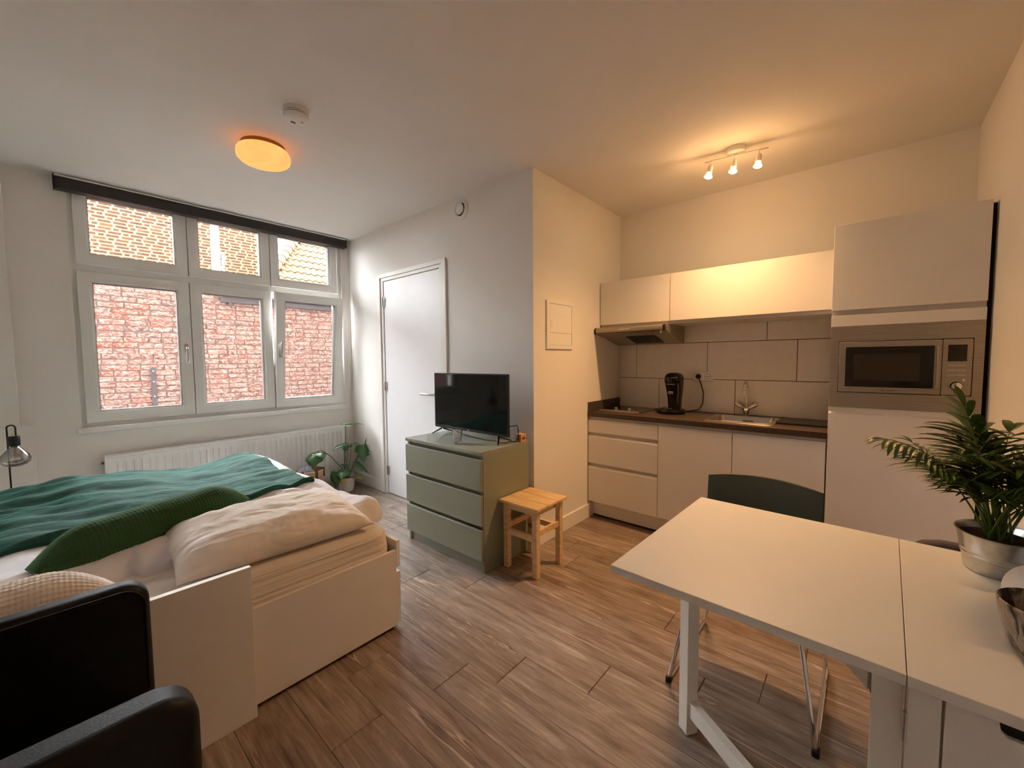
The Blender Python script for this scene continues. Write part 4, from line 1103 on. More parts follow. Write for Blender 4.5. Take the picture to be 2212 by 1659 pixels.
def frond(ang, lean, length, droop, nl, base, leaf=0.10, lw=0.0105, stemfrac=0.5):
    b = MB(); d = Vector((cos(ang), sin(ang), 0)); p = Vector(base); pts = [p.copy()]
    n_ = 16; th = lean
    for i in range(n_):
        th += droop / n_ * (0.35 + 1.3 * i / n_)
        p = p + (d * sin(th) + Vector((0, 0, 1)) * cos(th)) * (length / n_); pts.append(p.copy())
    # keep fronds clear of the wall
    for q_ in pts:
        if q_.y < YR + 0.03: q_.y = YR + 0.03 + (q_.y - YR - 0.03) * 0.05
    b.tube(pts, [0.0030 - 0.0022 * i / n_ for i in range(n_ + 1)], 6)
    side = Vector((-d.y, d.x, 0))
    for k in range(nl):
        f_ = stemfrac + (1 - stemfrac) * k / (nl - 1)
        fi = f_ * n_; i0 = min(int(fi), n_ - 1); q_ = pts[i0].lerp(pts[i0 + 1], fi - i0)
        t_ = (pts[min(i0 + 1, n_)] - pts[i0]).normalized()
        L = leaf * (0.55 + 0.9 * sin(pi * min(1, 0.25 + 0.7 * (k / (nl - 1))))) * rp.uniform(0.85, 1.1)
        for s_ in ((-1, 1) if k < nl - 1 else (-0.25, 0.25)):
            up = side.cross(t_) * -1
            ld = (t_ * 0.75 + side * s_ * 0.85 + Vector((0, 0, 0.10 + rp.uniform(-.1, .1)))).normalized()
            nrm = ld.cross(side.cross(t_)).normalized(); k0 = len(b.v); segs = 6
            pos = q_.copy(); dd = ld.copy()
            for j in range(segs + 1):
                u = j / segs; w = lw * (sin(pi * min(1, u * 0.92 + 0.08)) ** 0.8) * (1 if u < 1 else 0) + 0.0004
                wd = dd.cross(Vector((0, 0, 1)))
                wd = wd.normalized() if wd.length > 1e-4 else side
                fold = Vector((0, 0, 0.35 * w))
                for vv in (pos + wd * w + fold, pos, pos - wd * w + fold):
                    if vv.y < YR + 0.012: vv.y = YR + 0.012
                    b.v.append(tuple(vv))
                dd = (dd + Vector((0, 0, -0.09 - 0.09 * droop))).normalized(); pos = pos + dd * (L / segs)
            for j in range(segs):
                a = k0 + j * 3; b.f += [(a, a + 1, a + 4, a + 3), (a + 1, a + 2, a + 5, a + 4)]
    return b
specs = []
specs.append((radians(112), 0.30, 0.40, 1.15, 12, 0.075, 0.007))     # long arching frond to the left
specs.append((radians(100), 0.05, 0.38, 0.30, 7, 0.125, 0.0085))      # upright top
specs.append((radians(140), 0.12, 0.33, 0.45, 8, 0.11, 0.011))
specs.append((radians(40), 0.12, 0.33, 0.5, 8, 0.11, 0.0115))
specs.append((radians(-20), 0.22, 0.33, 0.6, 8, 0.11, 0.011))
specs.append((radians(230), 0.15, 0.32, 0.5, 8, 0.11, 0.011))
for k in range(30):
    specs.append((rp.uniform(0, 2 * pi), rp.uniform(0.10, 0.50), rp.uniform(0.20, 0.33), rp.uniform(0.4, 1.0), rp.choice((9, 10, 12)), rp.uniform(0.075, 0.105), rp.uniform(0.0042, 0.0062)))
for sp_ in specs:
    ba = (PX + rp.uniform(-0.028, 0.028), PY + rp.uniform(-0.022, 0.022), PZ + 0.093)
    frond(sp_[0], sp_[1], sp_[2], sp_[3], sp_[4], ba, sp_[5], sp_[6]).build('frond', M['palm'], pp)
# ---- white round vase and tortoiseshell bowl
wv_ = thing('round_vase', 'matt white ball vase behind the tortoiseshell bowl', 'vase', (1.47, -0.322, 0.7405))
b = MB(); b.lathe([(0.0, 0.0), (0.026, 0.0)] + [(0.060 * sin(a), 0.062 - 0.066 * cos(a)) for a in [0.45 + i * 0.195 for i in range(13)]] + [(0.012, 0.126), (0.011, 0.120), (0.0, 0.119)], (1.47, -0.322, 0.7405), 40)
b.build('body', M['potwhite'], wv_)
tbw = thing('tortoiseshell_bowl', 'brown and black streaked glass bowl at the right table edge', 'bowl', (1.285, -0.300, 0.7405))
b = MB(); b.lathe([(0.0, 0.0), (0.040, 0.0), (0.052, 0.006), (0.062, 0.024), (0.070, 0.060), (0.076, 0.098), (0.0775, 0.110), (0.0750, 0.112), (0.0725, 0.108), (0.066, 0.060), (0.056, 0.026), (0.040, 0.012), (0.0, 0.010)], (1.285, -0.300, 0.7405), 48)
b.build('bowl', M['tortoise'], tbw)

# ================================================================== DINING CHAIR (chrome sled)
dc = thing('dining_chair', 'dark green leather chair with chrome sled frame at the white table', 'chair', (1.90, 0.332, 0), group='chairs around the white table')
Yc = 0.332
def seat_shell():
    b = MB(); nu, nv = 34, 16
    # side profile from front edge of seat to the top of the back (x, z)
    pf = []
    for i in range(12): u = i / 11; pf.append((1.665 + 0.36 * u, 0.452 - 0.018 * sin(pi * u * 0.8)))
    for i in range(1, 8):
        a = -pi / 2 + (pi / 2 - 0.16) * i / 7; pf.append((2.025 + 0.055 * cos(a), 0.494 + 0.055 * sin(a)))
    lx_, lz_ = pf[-1]
    for i in range(1, 12): u = i / 11; pf.append((lx_ + 0.020 * u + 0.012 * u * u, lz_ + (0.800 - lz_) * u))
    P_ = len(pf)
    def at(t, s, side):
        f_ = t * (P_ - 1); i0 = min(int(f_), P_ - 2); r = f_ - i0
        x = pf[i0][0] + (pf[i0 + 1][0] - pf[i0][0]) * r; zq = pf[i0][1] + (pf[i0 + 1][1] - pf[i0][1]) * r
        tx_ = pf[i0 + 1][0] - pf[i0][0]; tz_ = pf[i0 + 1][1] - pf[i0][1]; l = hypot(tx_, tz_); nx_, nz_ = -tz_ / l, tx_ / l
        th = 0.016 * (1 - abs(2 * s - 1) ** 6)
        w = 0.222 if t > 0.45 else 0.215
        y = Yc + (2 * s - 1) * w
        crv = 0.030 * (2 * s - 1) ** 2 if t > 0.5 else 0.0   # back wraps forward
        zq2 = zq + (0.022 * (1 - (2 * s - 1) ** 2) - 0.010 if t > 0.97 else 0)
        return Vector((x + side * nx_ * th - crv, y, zq2 + side * nz_ * th))
    for side in (1, -1):
        b.grid(lambda u, v: at(u, v, side), nu, nv)
    n0 = nu * nv
    for i in range(nu - 1):
        for j in (0, nv - 1): a = i * nv + j; b.f.append((a, a + nv, n0 + a + nv, n0 + a))
    for j in range(nv - 1):
        for i in (0, nu - 1): a = i * nv + j; b.f.append((a, a + 1, n0 + a + 1, n0 + a))
    return b
seat_shell().build('seat_shell', M['leathergreen'], dc, ang=0.9)
b = MB()
for sgn in (1, -1):
    yb = Yc + sgn * 0.247; yt = Yc + sgn * 0.165
    pts = [(1.78, yt, 0.428), (1.735, yt + sgn * 0.010, 0.425), (1.716, yt + sgn * 0.018, 0.405), (1.655, yb - sgn * 0.004, 0.035), (1.652, yb, 0.014), (1.672, yb, 0.010), (2.12, yb, 0.010), (2.150, yb - sgn * 0.002, 0.018), (2.158, yb - sgn * 0.006, 0.045), (2.12, yb - sgn * 0.04, 0.24), (2.03, yt, 0.415), (1.98, yt, 0.428)]
    MB().tube(pts, 0.0085, 12).build('sled_leg', M['chrome'], dc)
    MB().box(1.640, 1.668, yb - 0.011, yb + 0.011, 0.0, 0.026).build('foot_cap', M['rubber'], dc, bevel=0.004)
for xx in (1.80, 1.97): MB().tube([(xx, Yc - 0.165, 0.428), (xx, Yc + 0.165, 0.428)], 0.008, 10).build('cross_bar', M['chrome'], dc)

# ---- second, upholstered chair behind the table
gc2 = thing('tub_chair', 'mauve grey upholstered chair tucked behind the table by the wall', 'chair', (2.13, -0.240, 0), group='chairs around the white table')
out = [(-0.078, 0.03), (-0.050, 0.12), (-0.044, 0.22), (-0.050, 0.40), (-0.085, 0.58), (-0.125, 0.675), (-0.165, 0.715), (-0.215, 0.728)]
full = out + [(-0.480 - y, z_) for y, z_ in reversed(out)]
full = [(max(y, YR + 0.03), z_) for y, z_ in full]
b = MB(); b.prism(full, 'x', 1.935, 1.985); b.build('backrest', M['mauve'], gc2, bevel=0.012, seg=3)
MB().box(1.985, 2.34, YR + 0.05, -0.075, 0.30, 0.43).build('seat', M['mauve'], gc2, bevel=0.03, seg=3)
for xx in (2.0, 2.30):
    for yy in (YR + 0.07, -0.11): MB().tube([(xx, yy, 0.31), (xx, yy, 0.0)], [0.016, 0.011], 10).build('leg', M['blackrod'], gc2)
# ================================================================== DAY BED
bd = thing('day_bed', 'white pull-out day bed with side panels and drawers', 'bed', (0.33, 2.7, 0))
def bp_(b, n_, **kw): return b.build(n_, M['bedwhite'], bd, bevel=0.0012, seg=1, smooth=False, **kw)
bp_(MB().box(XL + 0.01, 0.470, 1.706, 1.730, 0.0, 0.589), 'end_panel')
bp_(MB().box(XL + 0.01, 0.470, 3.735, 3.759, 0.0, 0.589), 'end_panel')
bp_(MB().box(0.20, 1.112, 1.745, 1.763, 0.018, 0.405), 'pull_out_panel')
bp_(MB().box(0.20, 1.112, 3.702, 3.720, 0.018, 0.405), 'pull_out_panel')
bp_(MB().box(1.113, 1.133, 1.745, 3.720, 0.318, 0.452), 'front_rail')
for a, c_ in ((1.745, 2.731), (2.735, 3.720)):
    bp_(MB().box(1.113, 1.133, a, c_, 0.028, 0.292), 'drawer')
MB().box(XL + 0.02, 1.105, 1.77, 3.69, 0.30, 0.325).build('slat_base', M['bedwhite'], bd, smooth=False)
MB().box(0.25, 1.09, 1.80, 3.69, 0.03, 0.29).build('drawer_box', M['dark'], bd, smooth=False)
for xx in (0.30, 1.075):
    for yy in (1.775, 3.68):
        b = MB(); b.lathe([(0.0, -0.012), (0.018, -0.012), (0.021, -0.006), (0.021, 0.006), (0.018, 0.012), (0, 0.012)], (xx, yy, 0.0215), 18, M4=Matrix.Rotation(pi / 2, 4, 'Y')); b.build('caster', M['gasket'], bd)
# ---- mattress with fitted sheet
def se(t, e): return math.copysign(abs(t) ** e, t)
MX0, MX1, MY0, MY1, MZ0, MZ1 = XL + 0.03, 1.104, 1.758, 3.700, 0.327, 0.532
b = MB()
prof_ = [(0.030, MZ0), (0.012, MZ0 + 0.015), (0.0, MZ0 + 0.05), (0.0, MZ0 + 0.09), (0.003, MZ0 + 0.13), (0.010, MZ0 + 0.165), (0.022, MZ0 + 0.19), (0.042, MZ1)]
LP = []
for ins, zq in prof_:
    r_ = 0.075
    p = rrect(MX0 + ins, MX1 - ins, MY0 + ins, MY1 - ins, r_, 8)
    # refine the long sides
    q2 = []
    for i in range(len(p)):
        a = Vector(p[i]); c_ = Vector(p[(i + 1) % len(p)]); L_ = (c_ - a).length; k_ = max(1, int(L_ / 0.02))
        for j in range(k_): q2.append(a.lerp(c_, j / k_))
    LP.append([(v_.x + (0.004 * nz(v_.y * 8, zq * 30) if ins < 0.02 else 0), v_.y - (0.010 * max(0, nz(v_.x * 2.0 + zq * 14, zq * 38 + v_.x * 2)) + 0.006 * nz(v_.x * 5, zq * 44, 3) if v_.y < 2 and MZ0 < zq < MZ1 else 0), zq) for v_ in q2])
nl = min(len(L) for L in LP)
LP = [[L[int(i * len(L) / nl)] for i in range(nl)] for L in LP]
for L in LP: b.v += L
for i in range(len(LP) - 1):
    for j in range(nl): b.f.append((i * nl + j, i * nl + (j + 1) % nl, (i + 1) * nl + (j + 1) % nl, (i + 1) * nl + j))
b.f.append(tuple((len(LP) - 1) * nl + j for j in range(nl)))
b.f.append(tuple(j for j in range(nl))[::-1])
mt = b.build('mattress', M['sheet'], None, loc=(0.3, 2.7, MZ0), ang=1.2)
tag(mt, 'mattress with cream fitted sheet on the day bed', 'mattress')
# ---- duvet
def near_edge(x):
    return 2.00 + 0.05 * sin(x * 5.0 + 0.6) + 0.10 * nz(x * 2.2, 4.1) + (0.06 if x < 0.2 else 0) - 0.12 * max(0, min(1, (x - 0.70) / 0.3)) + 0.10 * (max(0, x - 1.10) / 0.09) ** 2
DX0, DX1, DY1 = XL + 0.02, 1.195, 3.735
def duv_top(x, y):
    t_ = 0.592 + 0.022 * nz(x * 2.6, y * 2.3, 1.0) + 0.012 * nz(x * 6, y * 5, 5.0)
    t_ += 0.050 * math.exp(-((x - 0.20) / 0.26) ** 2 - ((y - 3.55) / 0.45) ** 2)
    t_ += 0.040 * math.exp(-((x - 1.00) / 0.17) ** 2 - ((y - 3.60) / 0.35) ** 2)
    t_ -= 0.020 * math.exp(-((x - 0.62) / 0.2) ** 2 - ((y - 3.6) / 0.3) ** 2)
    # soft diagonal creases
    t_ += 0.006 * abs(nz((x + y * 0.6) * 7, (y - x * 0.3) * 2.2, 2.0))
    # bunched ridge near the front edge
    e_ = y - near_edge(x)
    t_ += 0.026 * math.exp(-((e_ - 0.12) / 0.10) ** 2) + 0.012 * nz(x * 9, y * 16, 8.0) * math.exp(-(e_ / 0.3) ** 2)
    # crumpled corner on the open side
    q_ = math.exp(-((x - 1.0) / 0.28) ** 2 - ((y - 2.35) / 0.45) ** 2)
    t_ += q_ * (0.006 + 0.050 * abs(nz(x * 3 + y * 8, y * 3 - x * 6, 11.0)) + 0.016 * nz(x * 7, y * 17, 4.0))
    return t_
def duvet_h(x, y):
    t_ = duv_top(min(x, 1.09), y)
    if x > 1.06:
        q_ = (x - 1.06) / 0.135; t_ -= 0.085 * q_ * q_ + 0.012 * nz(y * 12, 3.0)
    e_ = y - near_edge(x)
    if e_ < 0.07: t_ -= (t_ - 0.535) * (1 - max(0.0, e_) / 0.07) ** 2.2
    e2 = DY1 - y
    if e2 < 0.06: t_ -= (t_ - 0.50) * (1 - e2 / 0.06) ** 2
    return t_
def duf(u, v):
    x = DX0 + (DX1 - DX0) * u; ya = near_edge(x); y = ya + (DY1 - ya) * (v ** 1.0)
    return (x, y, duvet_h(x, y))
NU, NV = 130, 130
b = MB(); b.grid(duf, NU, NV)
n0 = len(b.v)
def low(p):
    return (p[0], p[1], min(p[2] - 0.004, 0.5335) if p[0] < 1.085 else p[2] - 0.018)
b._add([low(p) for p in b.v], [tuple(reversed(f)) for f in b.f])
for i in range(NU - 1):
    for j in (0, NV - 1): a = i * NV + j; b.f.append((a, a + NV, n0 + a + NV, n0 + a))
for j in range(NV - 1):
    for i in (0, NU - 1): a = i * NV + j; b.f.append((a, a + 1, n0 + a + 1, n0 + a))
dv = b.build('duvet', M['duvet'], None, loc=(0.35, 2.8, 0.55), ang=1.5)
tag(dv, 'rumpled pale duvet spread over the day bed', 'duvet')
# ---- teal throw
def th_near(x): return 2.54 + 0.09 * nz(x * 1.7, 9.0) + 0.10 * math.exp(-((x - 0.22) / 0.18) ** 2) - 0.05 * math.exp(-((x - 0.72) / 0.2) ** 2)
TX0, TX1 = XL + 0.04, 1.055
def throw_h(x, y, s):
    f_ = 0.0
    # long soft folds running mostly along x
    w = y * 15 + 3.0 * nz(x * 1.3, y * 1.1, 4.0) + 2.2 * x
    f_ = 0.018 * (0.5 + 0.5 * sin(w)) ** 3 + 0.012 * abs(nz(x * 2.2 + y, y * 10, 6.0)) + 0.006 * nz(x * 6, y * 22, 2.0)
    lf = math.exp(-((x + 0.05) / 0.3) ** 2)
    f_ += lf * 0.024 * (0.5 + 0.5 * sin(y * 42 + x * 9 + 2 * nz(x * 3, y * 3)))
    hem = 0.008 * math.exp(-(s / 0.02) ** 2)
    return duvet_h(x, y) + 0.008 + max(0, f_) + hem
def thf(u, v):
    x = TX0 + (TX1 - TX0) * u
    ya = th_near(x); yb = 3.722
    x2 = x + (0.02 * nz(v * 6, 2.0) - 0.06 * (1 - v) ** 3 * 0 if u > 0.98 else 0)
    y = ya + (yb - ya) * v
    zq = throw_h(x2, y, y - ya)
    if u > 0.985: zq -= 0.0
    return (x2, y, zq)
NU, NV = 170, 170
b = MB(); b.grid(thf, NU, NV); n0 = len(b.v)
b._add([(p[0], p[1], duvet_h(p[0], p[1]) + 0.0015) for p in b.v], [tuple(reversed(f)) for f in b.f])
for i in range(NU - 1):
    for j in (0, NV - 1): a = i * NV + j; b.f.append((a, a + NV, n0 + a + NV, n0 + a))
for j in range(NV - 1):
    for i in (0, NU - 1): a = i * NV + j; b.f.append((a, a + 1, n0 + a + 1, n0 + a))
tw = thing('throw_blanket', 'teal green velvet throw across the far half of the bed', 'blanket', (0.25, 3.1, 0.6))
b.build('cloth', M['teal'], tw, ang=1.5)
hp = []
for i in range(90):
    x = TX0 + (TX1 - TX0) * i / 89; y = th_near(x); hp.append((x, y, duvet_h(x, y) + 0.011))
MB().tube(hp, 0.0105, 10).build('hem', M['teal_hem'], tw)
# ---- pillow
def soft(name, mat, c, half, rotz, label, cat, e=0.55, n=(56, 40), wr=0.006, pinch=0.5, tiltx=0.0, seed=0.0):
    b = MB(); hx, hy, hz = half
    R_ = Matrix.Rotation(rotz, 3, 'Z') @ Matrix.Rotation(tiltx, 3, 'X')
    nu, nv = n
    for side in (1, -1):
        def f_(u, v):
            a, c_ = 2 * u - 1, 2 * v - 1
            prof = max(0.0, (1 - abs(a) ** 3.2)) ** e * max(0.0, (1 - abs(c_) ** 3.0)) ** e
            cx_ = a * hx * (1 - 0.07 * (1 - c_ * c_) * abs(a) ** 4 * pinch); cy_ = c_ * hy * (1 - 0.10 * (1 - a * a) * abs(c_) ** 4 * pinch)
            zz_ = side * hz * prof * (1.0 if side > 0 else 0.45)
            if side > 0:
                zz_ += prof * wr * (2.2 * nz(a * 3 + seed, c_ * 3, 3.0) + 1.2 * abs(nz(a * 4 + c_ * 5 + seed, c_ * 2 - a, 7.0)) + 1.0 * nz(a * 10, c_ * 4 + seed, 1.0))
            return Vector(c) + R_ @ Vector((cx_, cy_, zz_))
        b.grid(f_, nu, nv)
    n0 = nu * nv
    o = b
    me = o.build(name, mat, None, loc=(c[0], c[1], c[2]), ang=1.4)
    bm = bmesh.new(); bm.from_mesh(me.data); bmesh.ops.remove_doubles(bm, verts=bm.verts, dist=0.0004); bmesh.ops.recalc_face_normals(bm, faces=bm.faces); bm.to_mesh(me.data); bm.free()
    me.data.polygons.foreach_set('use_smooth', [True] * len(me.data.polygons))
    return tag(me, label, cat)
soft('pillow', M['pillowcase'], (0.655, 2.035, 0.590), (0.375, 0.245, 0.100), radians(-3), 'plump cream pillow lying at the near end of the bed', 'pillow', wr=0.006, n=(70, 50), tiltx=radians(6))
# ---- ribbed cushions
def bolster(name, mat, A, B, r, label, cat, rings, cells, flat=0.96, ra=0.020, rc=0.014):
    A = Vector(A); B = Vector(B); ax = (B - A); L = ax.length; ax.normalize()
    sd_ = Vector((0, 0, 1)).cross(ax).normalized(); up = ax.cross(sd_)
    nu, nv = rings * 4 + 1, cells * 4
    b = MB()
    def f_(u, v):
        s = u * L; a = 2 * pi * v
        e_ = min(u, 1 - u) * L
        k = min(1.0, max(0.0, e_ / 0.17)); env = 0.03 + 0.97 * (1 - (1 - k) ** 2.0) ** 0.9
        rib = 1 - ra * (1 - abs(sin(pi * u * rings))) ** 2 - rc * (1 - abs(sin(cells * a / 2))) ** 3
        rr_ = r * env * rib * (1 + 0.02 * nz(u * 5, v * 3))
        rh_ = r * rib * (0.42 + 0.62 * (1 - (1 - k) ** 1.6))       # ends flatten into a short seam
        p = A + ax * s + sd_ * cos(a) * rh_ + up * sin(a) * rr_ * flat
        p.z -= 0.034 * (1 - k) ** 1.5 * (r / 0.09)
        return p
    b.grid(f_, nu, nv, wrap=True)
    b.f.append(tuple(j for j in range(nv))[::-1]); b.f.append(tuple((nu - 1) * nv + j for j in range(nv)))
    o = b.build(name, mat, None, loc=tuple((A + B) / 2 - Vector((0, 0, r))), ang=1.4)
    return tag(o, label, cat)
bolster('bolster_cushion', M['green_cord'], (-0.068, 2.168, 0.664), (0.660, 2.430, 0.674), 0.084, 'long dark green ribbed bolster lying across the duvet', 'cushion', 56, 26)
bolster('bolster_cushion', M['white_cord'], (-0.52, 1.865, 0.632), (0.135, 1.855, 0.628), 0.088, 'white waffle-textured bolster behind the black armchair', 'cushion', 56, 34, ra=0.02, rc=0.03)

# ================================================================== BULB LAMP
lp = thing('bulb_lamp', 'black hook lamp with a big smoked bulb left of the window', 'lamp', (-0.163, 4.0, 0))
lx0, ly0 = -0.166, 4.0
MB().lathe([(0, 0), (0.09, 0), (0.09, 0.012), (0.085, 0.016), (0, 0.016)], (lx0, ly0, 0), 36).build('base', M['blackrod'], lp)
pts = [(lx0 - 0.004, ly0, 0.01), (lx0 - 0.004, ly0, 0.955)]
for i in range(1, 9):
    a = pi - pi * i / 8; pts.append((lx0 + 0.0135 + 0.0175 * cos(a), ly0 - 0.002 * i, 0.955 + 0.0175 * sin(a)))
pts.append((lx0 + 0.031, ly0 - 0.016, 0.90))
MB().tube(pts, 0.0042, 10).build('stem', M['blackrod'], lp)
bx_, by_ = lx0 + 0.022, ly0 - 0.020
MB().lathe([(0.0, 0.905), (0.024, 0.905), (0.026, 0.902), (0.026, 0.848), (0.024, 0.845), (0, 0.845)], (bx_, by_, 0), 28).build('socket', M['blackrod'], lp)
b = MB(); b.lathe([(0.014, 0.846), (0.018, 0.836), (0.040, 0.812), (0.060, 0.785), (0.066, 0.763), (0.063, 0.744), (0.050, 0.727), (0.026, 0.717), (0.0, 0.715)], (bx_, by_, 0), 48)
b.build('bulb', M['smoke'], lp)
b = MB(); b.tube([(bx_, by_, 0.845), (bx_, by_, 0.80)], 0.003, 8)
hx = []
for i in range(60): hx.append((bx_ + 0.014 * cos(i * 0.7), by_ + 0.014 * sin(i * 0.7), 0.785 + 0.028 * i / 59))
b.tube(hx, 0.0007, 5); b.build('filament', M['brass'], lp)

# ================================================================== BLACK ARMCHAIR
ac = thing('armchair', 'black leather armchair cut off at the lower left corner', 'armchair', (-0.15, 1.22, 0))
def arm(name, y0, y1, ztop, x1, r, parent=ac):
    # side panel with a rounded front-top corner and a padded rim
    poly = [(x1, 0.12)] + arc((x1 - r, ztop - r), r, 0, pi / 2, 10) + [(-0.50, ztop), (-0.50, 0.12)]
    b = MB(); b.prism(poly, 'y', y0, y1)
    return b.build(name, M['leatherblack'], parent, bevel=min((y1 - y0) * 0.46, 0.022), seg=6)
arm('arm', 1.478, 1.545, 0.752, 0.163, 0.055)
arm('arm', 0.905, 0.985, 0.752, 0.160, 0.060)
for yy in (1.476, 0.9845):
    rim = [(0.150, yy, 0.45)] + [(p[0], yy, p[1]) for p in arc((0.163 - 0.062, 0.752 - 0.062), 0.050, 0, pi / 2, 8)] + [(-0.48, yy, 0.740)]
    MB().tube(rim, 0.0025, 6).build('piping', M['leatherblack'], ac)
MB().box(-0.42, 0.125, 0.988, 1.476, 0.18, 0.335).build('seat_base', M['leatherblack'], ac, bevel=0.02, seg=4)
MB().box(-0.40, 0.135, 0.990, 1.474, 0.337, 0.445).build('seat_cushion', M['leatherblack'], ac, bevel=0.035, seg=5)
MB().box(-0.535, -0.40, 0.988, 1.476, 0.18, 0.80).build('backrest', M['leatherblack'], ac, bevel=0.035, seg=5)
for xx in (-0.45, 0.10):
    for yy in (0.945, 1.512): MB().tube([(xx, yy, 0.125), (xx, yy, 0.0)], [0.02, 0.014], 12).build('foot', M['blackrod'], ac)

# ================================================================== MONSTERA
mo = thing('potted_monstera', 'leggy monstera in a small white pot beside the radiator', 'plant', (2.02, 4.06, 0))
mx, my = 2.022, 4.060
MB().lathe([(0.0, 0.0), (0.056, 0.0), (0.066, 0.012), (0.074, 0.06), (0.0755, 0.145), (0.0735, 0.147), (0.071, 0.142), (0.069, 0.06), (0.0, 0.05)], (mx, my, 0), 40).build('pot', M['potwhite'], mo)
MB().lathe([(0.0, 0.128), (0.04, 0.130), (0.0705, 0.126), (0.06, 0.10), (0, 0.10)], (mx, my, 0), 28).build('soil', M['soil'], mo)
def leaf(parent, tip_dir, pos, L, Wd, mat, droop=0.5, fold=0.25, notches=0, name='leaf'):
    # heart-shaped blade starting at pos, pointing along tip_dir, with a midrib fold and a drooping tip
    d = Vector(tip_dir).normalized(); sd_ = d.cross(Vector((0, 0, 1)))
    sd_ = sd_.normalized() if sd_.length > 0.05 else Vector((1, 0, 0))
    nrm = sd_.cross(d).normalized()
    b = MB(); n_ = 12; p = Vector(pos) - d * L * 0.12; dd = d.copy()
    hw = [0.55, 0.82, 0.96, 1.0, 0.98, 0.92, 0.83, 0.70, 0.55, 0.38, 0.22, 0.10, 0.0]
    rows_ = []
    for i in range(n_ + 1):
        w = Wd * hw[i]
        if notches and i in (5, 8): w *= 0.62
        row_ = []
        for s in (-1, -0.5, 0, 0.5, 1):
            bk_ = -0.10 * L * abs(s) if i < 2 else 0
            row_.append(p + sd_ * s * w + nrm * (fold * abs(s) * w + 0.02 * L * sin(i * 1.9) * abs(s)) + dd * bk_)
        rows_.append(row_)
        dd = (dd + Vector((0, 0, -droop / n_ * 1.6))).normalized(); p = p + dd * (L / n_)
    for r_ in rows_:
        for q_ in r_:
            q_.x = min(q_.x, XD - 0.016); q_.y = min(q_.y, YW - 0.01); b.v.append(tuple(q_))
    for i in range(n_):
        for j in range(4): a = i * 5 + j; b.f.append((a, a + 5, a + 6, a + 1))
    return b.build(name, mat, parent, ang=1.2, solid=0.0012)
def stem(parent, pts, r=0.0035):
    return MB().tube(pts, r, 8).build('stem', M['palmstem'], parent)
b0 = (mx, my, 0.13)
def P(u, z_, dy=0.0): return (u, my + dy, z_)
specs_m = [  # tip position of stalk, leaf direction, length, half width, droop, material, notches
    ((1.715, my - 0.03, 0.470), (-0.70, -0.50, 0.05), 0.19, 0.085, 1.5, 'monstera', 0, [(mx - 0.06, my - 0.01, 0.26), (mx - 0.17, my - 0.02, 0.40), (1.76, my - 0.03, 0.478)]),
    ((2.030, my, 0.720), (0.85, -0.25, 0.22), 0.20, 0.055, 0.5, 'monstera', 1, [(mx - 0.012, my, 0.35), (mx + 0.0, my, 0.55)]),
    ((2.010, my + 0.01, 0.505), (-0.9, -0.2, 0.05), 0.155, 0.052, 0.45, 'monstera', 0, [(mx - 0.02, my, 0.3)]),
    ((2.060, my + 0.02, 0.470), (-0.55, -0.55, -0.05), 0.135, 0.042, 0.3, 'monstera', 0, [(mx + 0.01, my + 0.01, 0.3)]),
    ((2.100, my + 0.03, 0.485), (0.65, -0.2, 0.2), 0.09, 0.03, 0.4, 'monstera', 0, [(mx + 0.05, my + 0.02, 0.3)]),
    ((2.190, my - 0.04, 0.440), (-0.25, -0.55, -0.60), 0.19, 0.070, 0.3, 'monstera', 1, [(mx + 0.06, my - 0.01, 0.25), (mx + 0.14, my - 0.02, 0.38)]),
    ((2.120, my - 0.06, 0.300), (0.60, -0.45, -0.30), 0.19, 0.075, 0.8, 'monstera', 0, [(mx + 0.05, my - 0.02, 0.2)]),
    ((1.960, my - 0.07, 0.250), (-0.50, -0.55, -0.1), 0.15, 0.062, 0.5, 'monstera', 0, [(mx - 0.02, my - 0.04, 0.2)]),
    ((1.890, my - 0.05, 0.225), (-0.25, -0.45, -0.80), 0.16, 0.050, 0.2, 'monstera', 0, [(mx - 0.05, my - 0.02, 0.19)]),
    ((1.990, my + 0.01, 0.290), (0.5, -0.5, 0.0), 0.075, 0.025, 0.3, 'monstera', 0, [(mx - 0.01, my, 0.2)]),
    ((1.965, my - 0.06, 0.150), (-0.75, -0.45, 0.05), 0.10, 0.030, 0.4, 'yellowleaf', 0, [(mx - 0.03, my - 0.04, 0.145)]),
    ((2.070, my - 0.07, 0.150), (0.35, -0.55, 0.35), 0.10, 0.032, 0.9, 'yellowleaf', 0, [(mx + 0.03, my - 0.05, 0.145)]),
    ((2.230, my - 0.02, 0.470), (0.10, -0.2, 0.9), 0.07, 0.016, 0.1, 'monstera', 0, [(mx + 0.08, my, 0.25), (mx + 0.17, my - 0.01, 0.40)]),
]
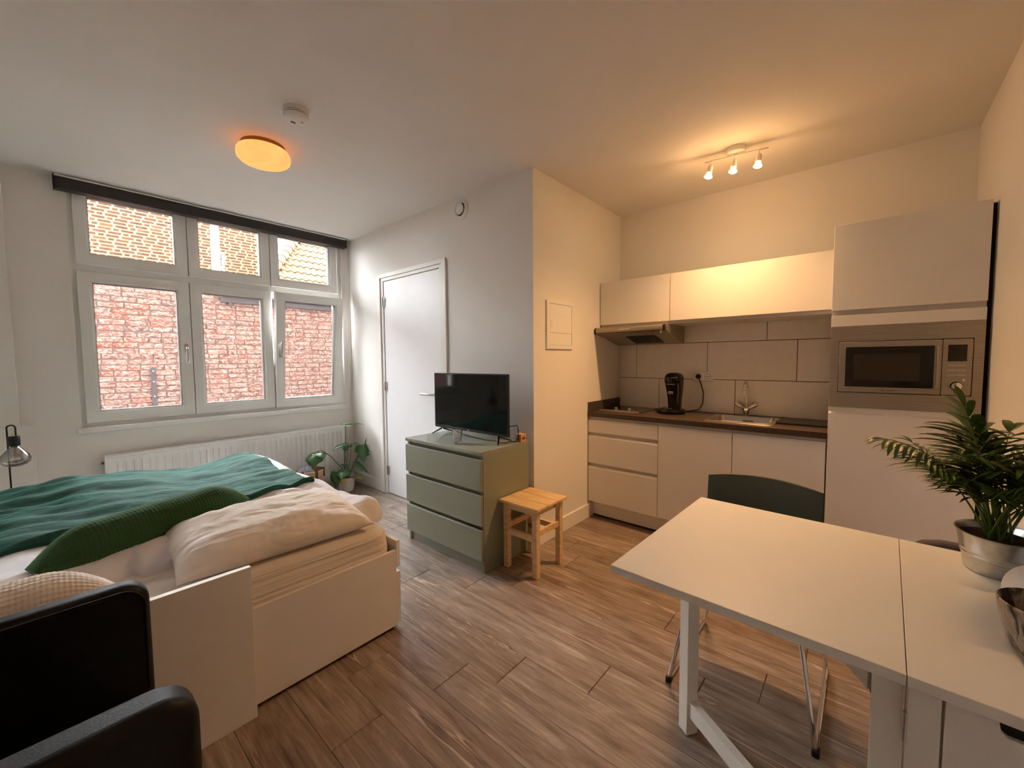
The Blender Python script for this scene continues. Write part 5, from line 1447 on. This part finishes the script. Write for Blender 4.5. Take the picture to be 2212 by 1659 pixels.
for k, (tp, dr_, L_, w_, dp_, mt_, nt_, mid) in enumerate(specs_m):
    lf_ = leaf(mo, dr_, tp, L_ * 1.1, w_ * 1.15, M[mt_], dp_, -0.30, nt_)
    base_ = (mx + 0.02 * cos(k * 2.4), my + 0.02 * sin(k * 2.4), 0.12)
    stem(lf_, [base_] + mid + [tp], 0.0042 if k == 0 else 0.0034)
# the pale underside of the folded big leaf
leaf(mo, (0.9, -0.3, -0.12), (1.665, my - 0.085, 0.455), 0.135, 0.036, M['monstera_pale'], 0.5, 0.1)

# ================================================================== BASKET
bk_ = thing('straw_basket', 'woven straw basket with leather loops in front of the radiator', 'basket', (1.62, 3.99, 0))
bxx, byy = 1.615, 3.985
b = MB(); b.lathe([(0.0, 0.0), (0.090, 0.0), (0.098, 0.01), (0.122, 0.20), (0.128, 0.305), (0.130, 0.318), (0.125, 0.322), (0.120, 0.316), (0.112, 0.20), (0.09, 0.03), (0.0, 0.025)], (bxx, byy, 0), 48)
b.build('body', M['straw'], bk_)
for a in (-1.45, -0.55, -2.4):
    q_ = (bxx + 0.131 * cos(a), byy + 0.131 * sin(a))
    b = MB(); t_ = Vector((-sin(a), cos(a), 0)) * 0.008
    for s_ in (-1, 1): b.tube([(q_[0] - t_.x * s_, q_[1] - t_.y * s_, 0.328), (q_[0] - t_.x * s_, q_[1] - t_.y * s_, 0.25)], 0.005, 8)
    b.tube([(q_[0] - t_.x, q_[1] - t_.y, 0.326), (q_[0] - cos(a) * 0.012, q_[1] - sin(a) * 0.012, 0.334), (q_[0] + t_.x, q_[1] + t_.y, 0.326)], 0.005, 8)
    b.build('strap', M['leather_tan'], bk_)
b = MB()
def clf(u, v):
    a = 2 * pi * v; r_ = 0.085 * (sin(pi * min(0.98, u + 0.02)) ** 0.7) * (1 + 0.25 * nz(cos(a) * 2, sin(a) * 2, u * 3))
    return (bxx - 0.035 + r_ * cos(a), byy - 0.01 + r_ * sin(a) * 0.8, 0.20 + 0.165 * u + 0.02 * nz(cos(a) * 3, sin(a) * 3, u * 5))
b.grid(clf, 18, 32, wrap=True)
tag(b.build('folded_cloth', M['greycloth'], None, loc=(bxx - 0.035, byy, 0.2), ang=1.4), 'crumpled grey blue cloth sticking out of the straw basket', 'cloth')
